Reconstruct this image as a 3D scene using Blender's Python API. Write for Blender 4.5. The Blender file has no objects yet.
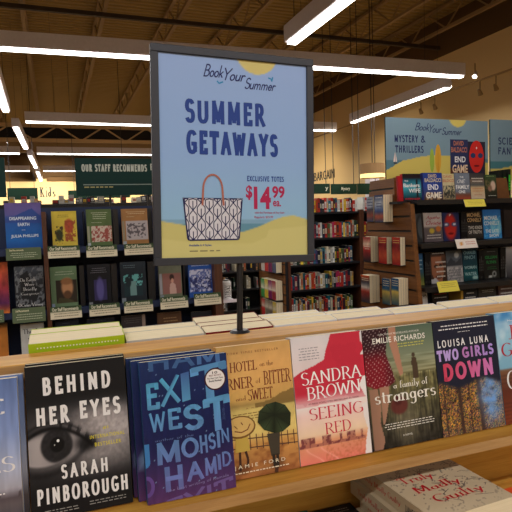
import bpy, math, random
import numpy as np
from mathutils import Matrix, Vector
random.seed(7)
S = bpy.context.scene
COL = S.collection
R = math.radians
# ------------------------------------------------------------------ camera
H = 1.55
FPX = 532.8
def _n(v): return v / np.linalg.norm(v)
AY = _n(np.array([55-256, 256-228, -FPX]))
AX = np.array([1680-256, 256-172, -FPX]); AX = _n(AX - AX.dot(AY)*AY)
AZ = np.cross(AX, AY)
cam = bpy.data.cameras.new('camera'); co = bpy.data.objects.new('camera', cam); COL.objects.link(co)
co.matrix_world = Matrix((list(AX)+[0], list(AY)+[0], list(AZ)+[H], [0,0,0,1]))
cam.sensor_width = 36; cam.sensor_fit = 'HORIZONTAL'; cam.lens = FPX/512*36; cam.clip_start = .02; cam.clip_end = 200
S.camera = co
def ray(u, v):
    d = np.array([u-256, 256-v, -FPX]); return np.array([d@AX, d@AY, d@AZ])
def onY(u, v, y): r = ray(u, v); return r*(y/r[1]) + [0, 0, H]
def onX(u, v, x): r = ray(u, v); return r*(x/r[0]) + [0, 0, H]
def onZ(u, v, z): r = ray(u, v); return r*((z-H)/r[2]) + [0, 0, H]
# frame of the front display table
PH = R(-1.0)
FO = np.array([.154, .734, 0]); UX = np.array([math.cos(PH), math.sin(PH), 0]); UB = np.array([-math.sin(PH), math.cos(PH), 0])
def fF(a, b, z): return FO + UX*a + UB*b + np.array([0, 0, z])
def Fb(u, v, b):
    r = ray(u, v); o = np.array([0, 0, H]); s = (b-(o-FO)@UB)/(r@UB); p = o+r*s; q = p-FO
    return q@UX, q@UB, p[2]

# ------------------------------------------------------------------ materials
def lin(c):
    return tuple(((x/12.92) if x <= .04045 else ((x+.055)/1.055)**2.4) for x in c)
def rgb(r, g, b): return (r/255, g/255, b/255)
def lina(a):
    a = np.clip(a, 0, 1); return np.where(a <= .04045, a/12.92, ((a+.055)/1.055)**2.4)
MATS = {}
def new_mat(name, rough=.5, spec=.4):
    m = bpy.data.materials.new(name); m.use_nodes = True
    b = m.node_tree.nodes['Principled BSDF']; b.inputs['Roughness'].default_value = rough
    b.inputs['Specular IOR Level'].default_value = spec
    MATS[name] = m; return m, m.node_tree, b
def plain(name, col, rough=.5, spec=.4, metal=0, var=.08, scale=30):
    m, t, b = new_mat(name, rough, spec); b.inputs['Metallic'].default_value = metal
    no = t.nodes.new('ShaderNodeTexNoise'); no.inputs['Scale'].default_value = scale
    tc = t.nodes.new('ShaderNodeTexCoord'); t.links.new(tc.outputs['Object'], no.inputs['Vector'])
    mx = t.nodes.new('ShaderNodeMix'); mx.data_type = 'RGBA'
    c = lin(col)
    mx.inputs[6].default_value = [x*(1-var) for x in c]+[1]; mx.inputs[7].default_value = [min(1, x*(1+var)) for x in c]+[1]
    t.links.new(no.outputs['Fac'], mx.inputs[0]); t.links.new(mx.outputs[2], b.inputs['Base Color'])
    return m
def wood(name, c1, c2, axis='X', rough=.4, scale=1.0, spec=.4):
    m, t, b = new_mat(name, rough, spec)
    tc = t.nodes.new('ShaderNodeTexCoord'); mp = t.nodes.new('ShaderNodeMapping')
    sc = {'X': (2.5, 45, 45), 'Y': (45, 2.5, 45), 'Z': (45, 45, 2.5)}[axis]
    mp.inputs['Scale'].default_value = [s*scale for s in sc]
    no = t.nodes.new('ShaderNodeTexNoise'); no.inputs['Scale'].default_value = 1.2; no.inputs['Detail'].default_value = 6; no.inputs['Distortion'].default_value = .6
    n2 = t.nodes.new('ShaderNodeTexNoise'); n2.inputs['Scale'].default_value = 9; n2.inputs['Detail'].default_value = 3
    cr = t.nodes.new('ShaderNodeValToRGB'); cr.color_ramp.elements[0].position = .3; cr.color_ramp.elements[1].position = .7
    cr.color_ramp.elements[0].color = lin(c1)+(1,); cr.color_ramp.elements[1].color = lin(c2)+(1,)
    ad = t.nodes.new('ShaderNodeMath'); ad.operation = 'MULTIPLY_ADD'; ad.inputs[1].default_value = .35
    sb = t.nodes.new('ShaderNodeMath'); sb.operation = 'MULTIPLY_ADD'; sb.inputs[1].default_value = .8; sb.inputs[2].default_value = -.07
    t.links.new(tc.outputs['Object'], mp.inputs['Vector']); t.links.new(mp.outputs[0], no.inputs['Vector']); t.links.new(mp.outputs[0], n2.inputs['Vector'])
    t.links.new(no.outputs['Fac'], sb.inputs[0]); t.links.new(n2.outputs['Fac'], ad.inputs[0]); t.links.new(sb.outputs[0], ad.inputs[2])
    t.links.new(ad.outputs[0], cr.inputs[0]); t.links.new(cr.outputs[0], b.inputs['Base Color'])
    bp = t.nodes.new('ShaderNodeBump'); bp.inputs['Strength'].default_value = .08; t.links.new(n2.outputs['Fac'], bp.inputs['Height']); t.links.new(bp.outputs[0], b.inputs['Normal'])
    return m
def emis(name, col, strength):
    m, t, b = new_mat(name); b.inputs['Base Color'].default_value = lin(col)+(1,)
    b.inputs['Emission Color'].default_value = lin(col)+(1,); b.inputs['Emission Strength'].default_value = strength; return m
def attr_mat(name, rough, spec):
    m, t, b = new_mat(name, rough, spec)
    a = t.nodes.new('ShaderNodeAttribute'); a.attribute_name = 'Col'; t.links.new(a.outputs['Color'], b.inputs['Base Color'])
    no = t.nodes.new('ShaderNodeTexNoise'); no.inputs['Scale'].default_value = 900
    bp = t.nodes.new('ShaderNodeBump'); bp.inputs['Strength'].default_value = .03; t.links.new(no.outputs['Fac'], bp.inputs['Height']); t.links.new(bp.outputs[0], b.inputs['Normal'])
    return m
M_PRINT = attr_mat('printed_cover', .45, .2)
M_MATTE = attr_mat('printed_card', .75, .2)
def paper_mat():
    m, t, b = new_mat('page_block', .9, .1)
    tc = t.nodes.new('ShaderNodeTexCoord'); mp = t.nodes.new('ShaderNodeMapping'); mp.inputs['Scale'].default_value = (3, 900, 3)
    no = t.nodes.new('ShaderNodeTexNoise'); no.inputs['Scale'].default_value = 1; no.inputs['Detail'].default_value = 2
    mx = t.nodes.new('ShaderNodeMix'); mx.data_type = 'RGBA'
    mx.inputs[6].default_value = lin(rgb(205, 188, 152))+(1,); mx.inputs[7].default_value = lin(rgb(240, 228, 198))+(1,)
    t.links.new(tc.outputs['Object'], mp.inputs[0]); t.links.new(mp.outputs[0], no.inputs['Vector']); t.links.new(no.outputs['Fac'], mx.inputs[0]); t.links.new(mx.outputs[2], b.inputs['Base Color'])
    return m
M_PAGES = paper_mat()
M_OAK = wood('honey_oak', rgb(168, 114, 42), rgb(202, 152, 68), 'X', .5, 1.0, .2)
M_OAKEDGE = wood('oak_edge_banding', rgb(158, 118, 70), rgb(188, 148, 96), 'X', .5, 1.5)
M_WALNUT = wood('walnut_slatwall', rgb(98, 58, 24), rgb(130, 82, 38), 'Y', .45)
M_WALNUTZ = wood('walnut_upright', rgb(70, 40, 26), rgb(98, 58, 38), 'Z', .45)
M_BLACK = plain('black_laminate', rgb(34, 32, 33), .45)
M_NAVY = plain('navy_backing', rgb(30, 44, 78), .6)
M_METAL = plain('dark_grey_metal', rgb(52, 54, 62), .5, .5, .3)
M_POLE = plain('black_metal', rgb(40, 40, 44), .35, .5, .4)
M_GREEN = plain('dark_green_panel', rgb(24, 58, 52), .5)
M_HOUS = plain('pale_grey_housing', rgb(228, 222, 232), .5)
M_WALL = plain('cream_wall_paint', rgb(218, 190, 140), .8, .2, var=.03, scale=1)
M_WALLD = plain('brown_wall_paint', rgb(96, 74, 50), .85, .1, var=.05, scale=1)
M_STEEL = plain('brown_painted_steel', rgb(152, 124, 84), .6, .3, var=.08, scale=2)
M_DARKSTEEL = plain('dark_painted_steel', rgb(62, 50, 40), .6, .3, var=.08, scale=2)
M_STEELL = plain('tan_painted_steel', rgb(206, 176, 130), .6, .3, var=.08, scale=2)
M_FLOOR = plain('carpet_floor', rgb(120, 100, 78), .95, .1, var=.25, scale=60)
M_LENS = emis('lit_diffuser', rgb(255, 250, 240), 7.0)
M_SPOT = emis('lit_spot_lens', rgb(255, 250, 235), 14.0)
M_SHADE = plain('tan_fabric_shade', rgb(158, 124, 84), .9)
M_SHADEGLOW = emis('lit_shade_diffuser', rgb(255, 226, 150), 1.1)
M_CORK = plain('kraft_cardboard', rgb(118, 78, 48), .85)
def deck_mat():
    m, t, b = new_mat('corrugated_deck', .7, .2)
    tc = t.nodes.new('ShaderNodeTexCoord'); w = t.nodes.new('ShaderNodeTexWave'); w.wave_type = 'BANDS'; w.bands_direction = 'Y'
    w.inputs['Scale'].default_value = 2.0
    t.links.new(tc.outputs['Object'], w.inputs['Vector'])
    mx = t.nodes.new('ShaderNodeMix'); mx.data_type = 'RGBA'; c = lin(rgb(166, 136, 80))
    mx.inputs[6].default_value = [x*.78 for x in c]+[1]; mx.inputs[7].default_value = list(c)+[1]
    t.links.new(w.outputs['Fac'], mx.inputs[0]); t.links.new(mx.outputs[2], b.inputs['Base Color'])
    bp = t.nodes.new('ShaderNodeBump'); bp.inputs['Distance'].default_value = .05; t.links.new(w.outputs['Fac'], bp.inputs['Height']); t.links.new(bp.outputs[0], b.inputs['Normal'])
    return m
M_DECK = deck_mat()

# ------------------------------------------------------------------ mesh builder
class MB:
    def __init__(s): s.V = []; s.F = []; s.C = []; s.n = 0
    def add(s, vs, fs, col=(1, 1, 1)):
        vs = np.asarray(vs, float).reshape(-1, 3); k = s.n
        s.V.append(vs); s.n += len(vs)
        col = np.asarray(col, float)
        s.C.append(np.tile(col, (len(vs), 1)) if col.ndim == 1 else col)
        s.F += [tuple(i+k for i in f) for f in fs]; return s
    def box(s, x0, x1, y0, y1, z0, z1, col=(1, 1, 1)):
        v = [(x, y, z) for z in (z0, z1) for y in (y0, y1) for x in (x0, x1)]
        return s.add(v, [(0, 2, 3, 1), (4, 5, 7, 6), (0, 1, 5, 4), (2, 6, 7, 3), (0, 4, 6, 2), (1, 3, 7, 5)], col)
    def prism(s, pts, d, col=(1, 1, 1)):          # polygon pts (3D) extruded by vector d
        p = np.array(pts, float); n = len(p); q = p+np.array(d)
        return s.add(np.vstack([p, q]), [tuple(range(n))[::-1], tuple(range(n, 2*n))]+[(i, (i+1) % n, n+(i+1) % n, n+i) for i in range(n)], col)
    def tube(s, path, r, n=8, col=(1, 1, 1)):
        path = [np.array(p, float) for p in path]; vs = []; fs = []; m = len(path)
        rr = r if hasattr(r, '__len__') else [r]*m
        for i, p in enumerate(path):
            d = path[min(i+1, m-1)]-path[max(i-1, 0)]; d = d/np.linalg.norm(d)
            a = np.cross(d, [0, 0, 1.]) if abs(d[2]) < .9 else np.cross(d, [1., 0, 0]); a /= np.linalg.norm(a); b = np.cross(d, a)
            for k in range(n):
                t = 2*math.pi*k/n; vs.append(p+rr[i]*(a*math.cos(t)+b*math.sin(t)))
        for i in range(m-1):
            for k in range(n): fs.append((i*n+k, i*n+(k+1) % n, (i+1)*n+(k+1) % n, (i+1)*n+k))
        fs.append(tuple(range(n))[::-1]); fs.append(tuple((m-1)*n+k for k in range(n)))
        return s.add(vs, fs, col)
    def bar(s, p, q, w, h=None, col=(1, 1, 1)):   # square bar
        p = np.array(p, float); q = np.array(q, float); h = h or w
        d = (q-p)/np.linalg.norm(q-p); a = np.cross(d, [0, 0, 1.]) if abs(d[2]) < .9 else np.cross(d, [0, 1., 0]); a /= np.linalg.norm(a); b = np.cross(a, d)
        c = [a*w/2*i+b*h/2*j for i, j in ((-1, -1), (1, -1), (1, 1), (-1, 1))]
        return s.add([p+x for x in c]+[q+x for x in c], [(3, 2, 1, 0), (4, 5, 6, 7), (0, 1, 5, 4), (1, 2, 6, 5), (2, 3, 7, 6), (3, 0, 4, 7)], col)
    def lathe(s, prof, n=20, c=(0, 0, 0), col=(1, 1, 1)):
        vs = []; fs = []; m = len(prof)
        for r, z in prof:
            for k in range(n):
                t = 2*math.pi*k/n; vs.append((c[0]+r*math.cos(t), c[1]+r*math.sin(t), c[2]+z))
        for i in range(m-1):
            for k in range(n): fs.append((i*n+k, i*n+(k+1) % n, (i+1)*n+(k+1) % n, (i+1)*n+k))
        return s.add(vs, fs, col)
    def build(s, name, mat, parent=None, bevel=0):
        me = bpy.data.meshes.new(name); V = np.vstack(s.V)
        me.from_pydata(V.tolist(), [], s.F); me.update()
        at = me.color_attributes.new('Col', 'FLOAT_COLOR', 'POINT')
        C = lina(np.vstack(s.C)); C = np.hstack([C, np.ones((len(C), 1))])
        at.data.foreach_set('color', C.ravel().astype(np.float32))
        me.materials.append(mat)
        o = bpy.data.objects.new(name, me); COL.objects.link(o)
        if parent: o.parent = parent
        if bevel:
            b = o.modifiers.new('bevel', 'BEVEL'); b.width = bevel; b.segments = 2; b.limit_method = 'ANGLE'
        return o
def empty(name, loc=(0, 0, 0), rot=(0, 0, 0)):
    o = bpy.data.objects.new(name, None); COL.objects.link(o); o.location = loc; o.rotation_euler = rot; o.empty_display_size = .05; return o
def tag(o, label, cat, group=None, kind=None):
    o['label'] = label; o['category'] = cat
    if group: o['group'] = group
    if kind: o['kind'] = kind
    return o
def struct(name, mb, mat):
    o = mb.build(name, mat); o['kind'] = 'structure'; return o

# ------------------------------------------------------------------ 2-D lettering
_tc = {}
def sans(txt, off=0.0, shear=0.0, spacing=1.0):
    key = (txt, off, shear, spacing)
    if key in _tc: return _tc[key]
    cu = bpy.data.curves.new('t', 'FONT'); cu.body = txt; cu.offset = off; cu.shear = shear; cu.space_character = spacing; cu.resolution_u = 3
    ob = bpy.data.objects.new('t', cu); COL.objects.link(ob)
    dg = bpy.context.evaluated_depsgraph_get(); me = bpy.data.meshes.new_from_object(ob.evaluated_get(dg))
    me.calc_loop_triangles(); v = np.array([x.co[:2] for x in me.vertices]); tr = [tuple(t.vertices) for t in me.loop_triangles]
    bpy.data.objects.remove(ob); bpy.data.curves.remove(cu); bpy.data.meshes.remove(me)
    polys = [v[list(t)] for t in tr]
    _tc[key] = polys; return polys
def arc(cx, cy, rx, ry, a0, a1, n=12):
    return [(cx+rx*math.cos(R(a0+(a1-a0)*i/n)), cy+ry*math.sin(R(a0+(a1-a0)*i/n))) for i in range(n+1)]
# stroke font: glyph = (advance, [strokes]); serif feet given as (x, y) points
G = {
 'A': (.78, [[(.05, 0), (.38, 1)], [(.38, 1), (.73, 0)], [(.18, .36), (.6, .36)]], [(.05, 0), (.73, 0)]),
 'B': (.68, [[(.12, 0), (.12, 1)], [(.12, 1)]+arc(.3, .76, .24, .24, 90, -90)+[(.12, .52)], [(.12, .52)]+arc(.33, .26, .27, .26, 90, -90)+[(.12, 0)]], [(.12, 0), (.12, 1)]),
 'C': (.74, [arc(.42, .5, .36, .5, 45, 315, 18)], []),
 'D': (.78, [[(.12, 0), (.12, 1)], [(.12, 1)]+arc(.3, .5, .38, .5, 90, -90, 14)+[(.12, 0)]], [(.12, 0), (.12, 1)]),
 'E': (.62, [[(.12, 0), (.12, 1)], [(.12, 1), (.54, 1), (.54, .86)], [(.12, .53), (.46, .53)], [(.12, 0), (.56, 0), (.56, .15)]], [(.12, 0), (.12, 1)]),
 'F': (.58, [[(.12, 0), (.12, 1)], [(.12, 1), (.54, 1), (.54, .86)], [(.12, .53), (.44, .53)]], [(.12, 0), (.12, 1)]),
 'G': (.78, [arc(.42, .5, .36, .5, 48, 330, 18), [(.7, .1), (.7, .42), (.5, .42)]], []),
 'H': (.8, [[(.12, 0), (.12, 1)], [(.66, 0), (.66, 1)], [(.12, .52), (.66, .52)]], [(.12, 0), (.12, 1), (.66, 0), (.66, 1)]),
 'I': (.3, [[(.15, 0), (.15, 1)]], [(.15, 0), (.15, 1)]),
 'J': (.45, [[(.32, 1), (.32, .2)]+arc(.16, .18, .16, .2, 0, -130, 6)], [(.32, 1)]),
 'K': (.72, [[(.12, 0), (.12, 1)], [(.6, 1), (.12, .45)], [(.26, .6), (.66, 0)]], [(.12, 0), (.12, 1), (.66, 0)]),
 'L': (.56, [[(.12, 0), (.12, 1)], [(.12, 0), (.52, 0), (.52, .15)]], [(.12, 0), (.12, 1)]),
 'M': (.95, [[(.12, 0), (.14, 1)], [(.14, 1), (.47, .1)], [(.47, .1), (.8, 1)], [(.8, 1), (.82, 0)]], [(.12, 0), (.82, 0)]),
 'N': (.82, [[(.12, 0), (.12, 1)], [(.12, 1), (.68, 0)], [(.68, 0), (.68, 1)]], [(.12, 0), (.68, 1)]),
 'O': (.84, [arc(.42, .5, .36, .5, 0, 360, 22)], []),
 'P': (.62, [[(.12, 0), (.12, 1)], [(.12, 1)]+arc(.3, .73, .26, .27, 90, -90)+[(.12, .46)]], [(.12, 0), (.12, 1)]),
 'R': (.72, [[(.12, 0), (.12, 1)], [(.12, 1)]+arc(.3, .74, .25, .26, 90, -90)+[(.12, .48)], [(.34, .48), (.68, 0)]], [(.12, 0), (.12, 1), (.68, 0)]),
 'S': (.58, [arc(.29, .76, .22, .24, 30, 250, 10)+arc(.3, .26, .24, .26, 70, -150, 10)], []),
 'T': (.68, [[(.34, 0), (.34, 1)], [(.05, .86), (.05, 1), (.63, 1), (.63, .86)]], [(.34, 0)]),
 'U': (.8, [[(.12, 1), (.12, .32)]+arc(.4, .3, .28, .3, 180, 360, 10)+[(.68, 1)]], [(.12, 1), (.68, 1)]),
 'V': (.76, [[(.04, 1), (.38, 0)], [(.38, 0), (.72, 1)]], [(.04, 1), (.72, 1)]),
 'W': (1.05, [[(.04, 1), (.28, 0)], [(.28, 0), (.52, .9)], [(.52, .9), (.76, 0)], [(.76, 0), (1.0, 1)]], [(.04, 1), (1.0, 1)]),
 'X': (.74, [[(.06, 1), (.68, 0)], [(.68, 1), (.06, 0)]], [(.06, 1), (.68, 0)]),
 'Y': (.72, [[(.04, 1), (.36, .48)], [(.68, 1), (.36, .48)], [(.36, .48), (.36, 0)]], [(.36, 0)]),
 'a': (.52, [arc(.24, .2, .18, .22, 0, 360, 12), [(.42, .45), (.42, 0), (.5, .02)]], []),
 'b': (.55, [[(.1, 1), (.1, 0)], arc(.29, .23, .19, .24, 0, 360, 12)], [(.1, 1)]),
 'd': (.56, [arc(.25, .23, .19, .24, 0, 360, 12), [(.44, 1), (.44, 0)]], [(.44, 1)]),
 'e': (.5, [[(.08, .25), (.42, .25)]+arc(.25, .24, .18, .24, 10, 320, 14)], []),
 'f': (.36, [arc(.3, .8, .14, .2, 60, 180, 6)+[(.16, 0)], [(.03, .5), (.32, .5)]], [(.16, 0)]),
 'g': (.52, [arc(.24, .25, .17, .22, 0, 360, 12), [(.42, .46), (.42, -.15)]+arc(.24, -.15, .18, .18, 0, -150, 8)], []),
 'h': (.56, [[(.1, 1), (.1, 0)], [(.1, .3)]+arc(.28, .3, .17, .19, 160, 0, 8)+[(.45, 0)]], [(.1, 1), (.1, 0), (.45, 0)]),
 'i': (.24, [[(.12, .48), (.12, 0)], [(.12, .68), (.12, .74)]], [(.12, 0)]),
 'k': (.52, [[(.1, 1), (.1, 0)], [(.42, .48), (.1, .18)], [(.2, .28), (.46, 0)]], [(.1, 1), (.1, 0)]),
 'l': (.24, [[(.12, 1), (.12, 0)]], [(.12, 1), (.12, 0)]),
 'm': (.86, [[(.1, .48), (.1, 0)], [(.1, .3)]+arc(.26, .3, .15, .19, 160, 0, 8)+[(.41, 0)], [(.41, .3)]+arc(.57, .3, .15, .19, 160, 0, 8)+[(.72, 0)]], [(.1, 0), (.41, 0), (.72, 0)]),
 'n': (.56, [[(.1, .48), (.1, 0)], [(.1, .3)]+arc(.28, .3, .17, .19, 160, 0, 8)+[(.45, 0)]], [(.1, 0), (.45, 0), (.08, .47)]),
 'o': (.52, [arc(.26, .24, .19, .24, 0, 360, 14)], []),
 'r': (.4, [[(.1, .48), (.1, 0)], [(.1, .28)]+arc(.27, .28, .15, .2, 160, 50, 6)], [(.1, 0), (.08, .47)]),
 's': (.42, [arc(.2, .36, .13, .12, 30, 250, 8)+arc(.21, .12, .14, .13, 70, -150, 8)], []),
 't': (.36, [[(.16, .7), (.16, .1)]+arc(.26, .1, .1, .1, 180, 290, 5), [(.03, .48), (.32, .48)]], []),
 'u': (.56, [[(.1, .48), (.1, .18)]+arc(.26, .18, .16, .18, 180, 340, 8), [(.45, .48), (.45, 0)]], [(.08, .47)]),
 'w': (.7, [[(.04, .48), (.2, 0)], [(.2, 0), (.35, .45)], [(.35, .45), (.5, 0)], [(.5, 0), (.66, .48)]], []),
 'y': (.5, [[(.05, .48), (.25, 0)], [(.45, .48), (.16, -.25), (.04, -.25)]], []),
 'Z': (.66, [[(.08, 1), (.58, 1)], [(.58, 1), (.06, 0)], [(.06, 0), (.6, 0)]], []),
 'Q': (.84, [arc(.42, .5, .36, .5, 0, 360, 22), [(.5, .2), (.76, -.05)]], []),
 ' ': (.32, [], []), '&': (.8, [[(.7, 0), (.2, .75)]+arc(.33, .82, .14, .18, 200, -20, 8)+[(.1, .3)]+arc(.3, .22, .22, .22, 170, 360, 8)], []),
}
def block_polys(txt, weight, kx, gap=.14):
    """condensed grotesque: even strokes after the glyphs are squeezed by kx; weight in cap heights"""
    polys = []; x = 0; h = weight/2
    for ch in txt:
        if ch not in G: ch = ch.upper() if ch.upper() in G else ' '
        adv, st, _s = G[ch]
        for s_ in st:
            p = [((a-.05)*kx+x, b) for a, b in s_]
            if len(s_) > 6 and kx < .9:                      # straighten the sides of round letters
                xs = [a for a, b in p]; m0, m1 = min(xs), max(xs); c = (m0+m1)/2; q = max((m1-m0)/2, 1e-6)
                p = [(c+math.copysign(min(1, abs((a-c)/q))**.72, a-c)*q, b) for a, b in p]
            for (a, b), (c, d) in zip(p[:-1], p[1:]):
                L = math.hypot(c-a, d-b)
                if L < 1e-6: continue
                f = .8 if len(s_) < 6 else .35
                ex, ey = (c-a)/L*h*f, (d-b)/L*h*f; nx, ny = -(d-b)/L*h, (c-a)/L*h
                r = clip01(np.array([(a-ex+nx, b-ey+ny), (a-ex-nx, b-ey-ny), (c+ex-nx, d+ey-ny), (c+ex+nx, d+ey+ny)]), -9, 99, -h, 1+h)
                if len(r) > 2: polys.append(r)
        x += (adv-.1)*kx+weight+gap*kx
    return polys
def stroke_text(txt, style='serif', weight=.13, slant=0, jitter=0, seed=1):
    rnd = random.Random(seed); polys = []; x = 0
    for ch in txt:
        if ch not in G: ch = ch.upper() if ch.upper() in G else ' '
        adv, st, serifs = G[ch]
        jx, jy, js = (rnd.uniform(-1, 1)*jitter*.3, rnd.uniform(-1, 1)*jitter*.5, 1+rnd.uniform(-1, 1)*jitter)
        for s_ in st:
            p = [((a*js+jx), (b*js+jy)) for a, b in s_]
            for (a, b), (c, d) in zip(p[:-1], p[1:]):
                a += x; c += x
                L = math.hypot(c-a, d-b)
                if L < 1e-6: continue
                if style == 'serif':
                    h = weight/2; t = weight*.16
                    polys.append(np.array([(a-h, b), (a+h, b), (c+h, d), (c-h, d)]) if d > b else np.array([(c-h, d), (c+h, d), (a+h, b), (a-h, b)]))
                    nx, ny = -(d-b)/L*t, (c-a)/L*t
                    polys.append(np.array([(a+nx, b+ny), (a-nx, b-ny), (c-nx, d-ny), (c+nx, d+ny)]))
                else:
                    h = weight/2; ex, ey = (c-a)/L*h*.7, (d-b)/L*h*.7; nx, ny = -(d-b)/L*h, (c-a)/L*h
                    polys.append(np.array([(a-ex+nx, b-ey+ny), (a-ex-nx, b-ey-ny), (c+ex-nx, d+ey-ny), (c+ex+nx, d+ey+ny)]))
        if style == 'serif':
            for sx, sy in serifs:
                e = .028; w = weight*1.0
                polys.append(np.array([(x+sx-w, sy-e), (x+sx+w, sy-e), (x+sx+w, sy+e), (x+sx-w, sy+e)]))
        x += adv + (.06 if style != 'script' else -.02)
    if slant: polys = [np.column_stack([p[:, 0]+p[:, 1]*slant, p[:, 1]]) for p in polys]
    return polys
def fit(polys, u0, v0, u1, v1, rise=0):
    """fit ink box into u0..u1, v0(top)..v1(bottom) of a cover, v down; rise lifts the right end"""
    A = np.vstack(polys); mn = A.min(0); mx = A.max(0); d = np.maximum(mx-mn, 1e-6)
    out = []
    for p in polys:
        q = (p-mn)/d
        out.append(np.column_stack([u0+q[:, 0]*(u1-u0), v1+(v0-v1)*q[:, 1]-rise*q[:, 0]]))
    return out
def clip01(p, x0=0, x1=1, y0=0, y1=1):
    for ax, lim, sg in ((0, x0, 1), (0, x1, -1), (1, y0, 1), (1, y1, -1)):
        if len(p) == 0: return p
        out = []
        for i in range(len(p)):
            a, b = p[i], p[(i+1) % len(p)]; da = (a[ax]-lim)*sg; db = (b[ax]-lim)*sg
            if da >= 0: out.append(a)
            if (da >= 0) != (db >= 0): out.append(a+(b-a)*(da/(da-db)))
        p = np.array(out)
    return p
class Sheet:
    """a printed rectangle in the local XZ plane (facing -Y), centred on x, from z0 up"""
    def __init__(s, mb, w, h, y=0, z0=0, x0=None, eps=.0003):
        s.mb, s.w, s.h, s.y, s.z0, s.eps = mb, w, h, y, z0, eps; s.x0 = -w/2 if x0 is None else x0; s.lay = 1
    def P(s, p, k):
        return np.column_stack([s.x0+p[:, 0]*s.w, np.full(len(p), s.y-k*s.eps), s.z0+(1-p[:, 1])*s.h])
    def paint(s, fn, nx=24, ny=34):
        u = (np.arange(nx+1))/nx; v = np.arange(ny+1)/ny; U, V = np.meshgrid(u, v)
        c = np.array(fn(U, V), float)
        if c.ndim == 1: c = np.tile(c, (U.size, 1)).reshape(U.shape+(3,))
        p = np.column_stack([U.ravel(), V.ravel()])
        fs = []; W = nx+1
        for j in range(ny):
            for i in range(nx): a = j*W+i; fs.append((a+W, a+W+1, a+1, a))
        s.mb.add(s.P(p, 1), fs, c.reshape(-1, 3)); s.lay = 2
    def polys(s, ps, col):
        """col: rgb or function(u,v)->rgb"""
        vs = []; fs = []; cs = []; n = 0
        for p in ps:
            q = clip01(np.asarray(p, float))
            if len(q) < 3: continue
            # orient to face -Y
            a = 0
            for i in range(len(q)): a += q[i][0]*q[(i+1) % len(q)][1]-q[(i+1) % len(q)][0]*q[i][1]
            if a > 0: q = q[::-1]
            vs.append(s.P(q, s.lay+(len(fs) % 16)*.02)); fs.append(tuple(range(n, n+len(q)))); n += len(q)
            cs.append(np.array([col(*x) for x in q]) if callable(col) else np.tile(np.array(col, float), (len(q), 1)))
        if vs: s.mb.add(np.vstack(vs), fs, np.vstack(cs))
    def text(s, t, u0, v0, u1, v1, col, off=.0, rise=0, shear=0, spacing=1.0):
        s.polys(fit(sans(t, off, shear, spacing), u0, v0, u1, v1, rise), col)
    def serif(s, t, u0, v0, u1, v1, col, weight=.13, rise=0, slant=0):
        s.polys(fit(stroke_text(t, 'serif', weight, slant), u0, v0, u1, v1, rise), col)
    def marker(s, t, u0, v0, u1, v1, col, weight=.2, rise=0, jitter=.06, seed=1, slant=0):
        s.polys(fit(stroke_text(t, 'marker', weight, slant, jitter, seed), u0, v0, u1, v1, rise), col)
    def script(s, t, u0, v0, u1, v1, col, weight=.07, rise=0):
        s.polys(fit(stroke_text(t, 'script', weight, .35), u0, v0, u1, v1, rise), col)
    def blurb(s, u0, v0, u1, v1, rows, col, seed=1):
        """lines of type too small to read"""
        r = random.Random(seed); dv = (v1-v0)/rows
        for k in range(rows):
            ind = r.uniform(0, .12)*(u1-u0); x = u0+ind
            while x < u1-ind:
                w = r.uniform(.018, .06); s.polys([np.array([(x, v0+k*dv), (min(x+w, u1), v0+k*dv), (min(x+w, u1), v0+k*dv+dv*.3), (x, v0+k*dv+dv*.3)])], col); x += w+.014
    def ell(s, cx, cy, rx, ry, col, n=20):
        s.polys([np.array([(cx+rx*math.cos(2*math.pi*i/n), cy+ry*math.sin(2*math.pi*i/n)) for i in range(n)])], col)
    def up(s): s.lay += 1
    def block(s, t, u0, v0, u1, v1, col, weight=.17, rise=0, gap=.14):
        W, Hh = (u1-u0)*s.w, (v1-v0)*s.h; kx = .6
        for _ in range(5):                                   # squeeze the letters until the line has the right aspect
            ps = block_polys(t, weight, kx, gap); A = np.vstack(ps); asp = (A[:, 0].max()-A[:, 0].min())/(A[:, 1].max()-A[:, 1].min())
            kx = max(.12, kx*(1+.9*((W/Hh)/asp-1)))
        s.polys(fit(block_polys(t, weight, kx, gap), u0, v0, u1, v1, rise), col)
    def strokes(s, paths, w, col, asp=1.0):
        ps = []
        for path in paths:
            for (a, b), (c, d) in zip(path[:-1], path[1:]):
                L = math.hypot(c-a, (d-b)*asp) or 1; nx, ny = -(d-b)*asp/L*w/2, (c-a)/L*w/2/asp
                ps.append(np.array([(a+nx, b+ny), (a-nx, b-ny), (c-nx, d-ny), (c+nx, d+ny)]))
        s.polys(ps, col)
# ---- raster painting helpers (numpy, u right, v down)
def noise(U, V, sx, sy, seed=0, octv=3):
    out = np.zeros_like(U); amp = 1; tot = 0
    for o in range(octv):
        rs = np.random.RandomState(seed+o*17); n = 64; g = rs.rand(n, n)
        x = U*sx*2**o; y = V*sy*2**o; xi = np.floor(x).astype(int); yi = np.floor(y).astype(int); fx = x-xi; fy = y-yi
        fx = fx*fx*(3-2*fx); fy = fy*fy*(3-2*fy)
        a = g[yi % n, xi % n]; b = g[yi % n, (xi+1) % n]; c = g[(yi+1) % n, xi % n]; d = g[(yi+1) % n, (xi+1) % n]
        out += amp*((a*(1-fx)+b*fx)*(1-fy)+(c*(1-fx)+d*fx)*fy); tot += amp; amp *= .5
    return out/tot
def C3(*c): return np.array(c, float)/255
def mixc(A, B, t): t = np.clip(t, 0, 1)[..., None]; return A*(1-t)+np.asarray(B)*t
def base(U, *stops):
    """vertical gradient by (v, colour) stops"""
    def f(V):
        xs = [a for a, _ in stops]; return np.stack([np.interp(V, xs, [c[k] for _, c in stops]) for k in range(3)], -1)
    return f
def sm(x, a, b): t = np.clip((x-a)/(b-a+1e-9), 0, 1); return t*t*(3-2*t)
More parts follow.
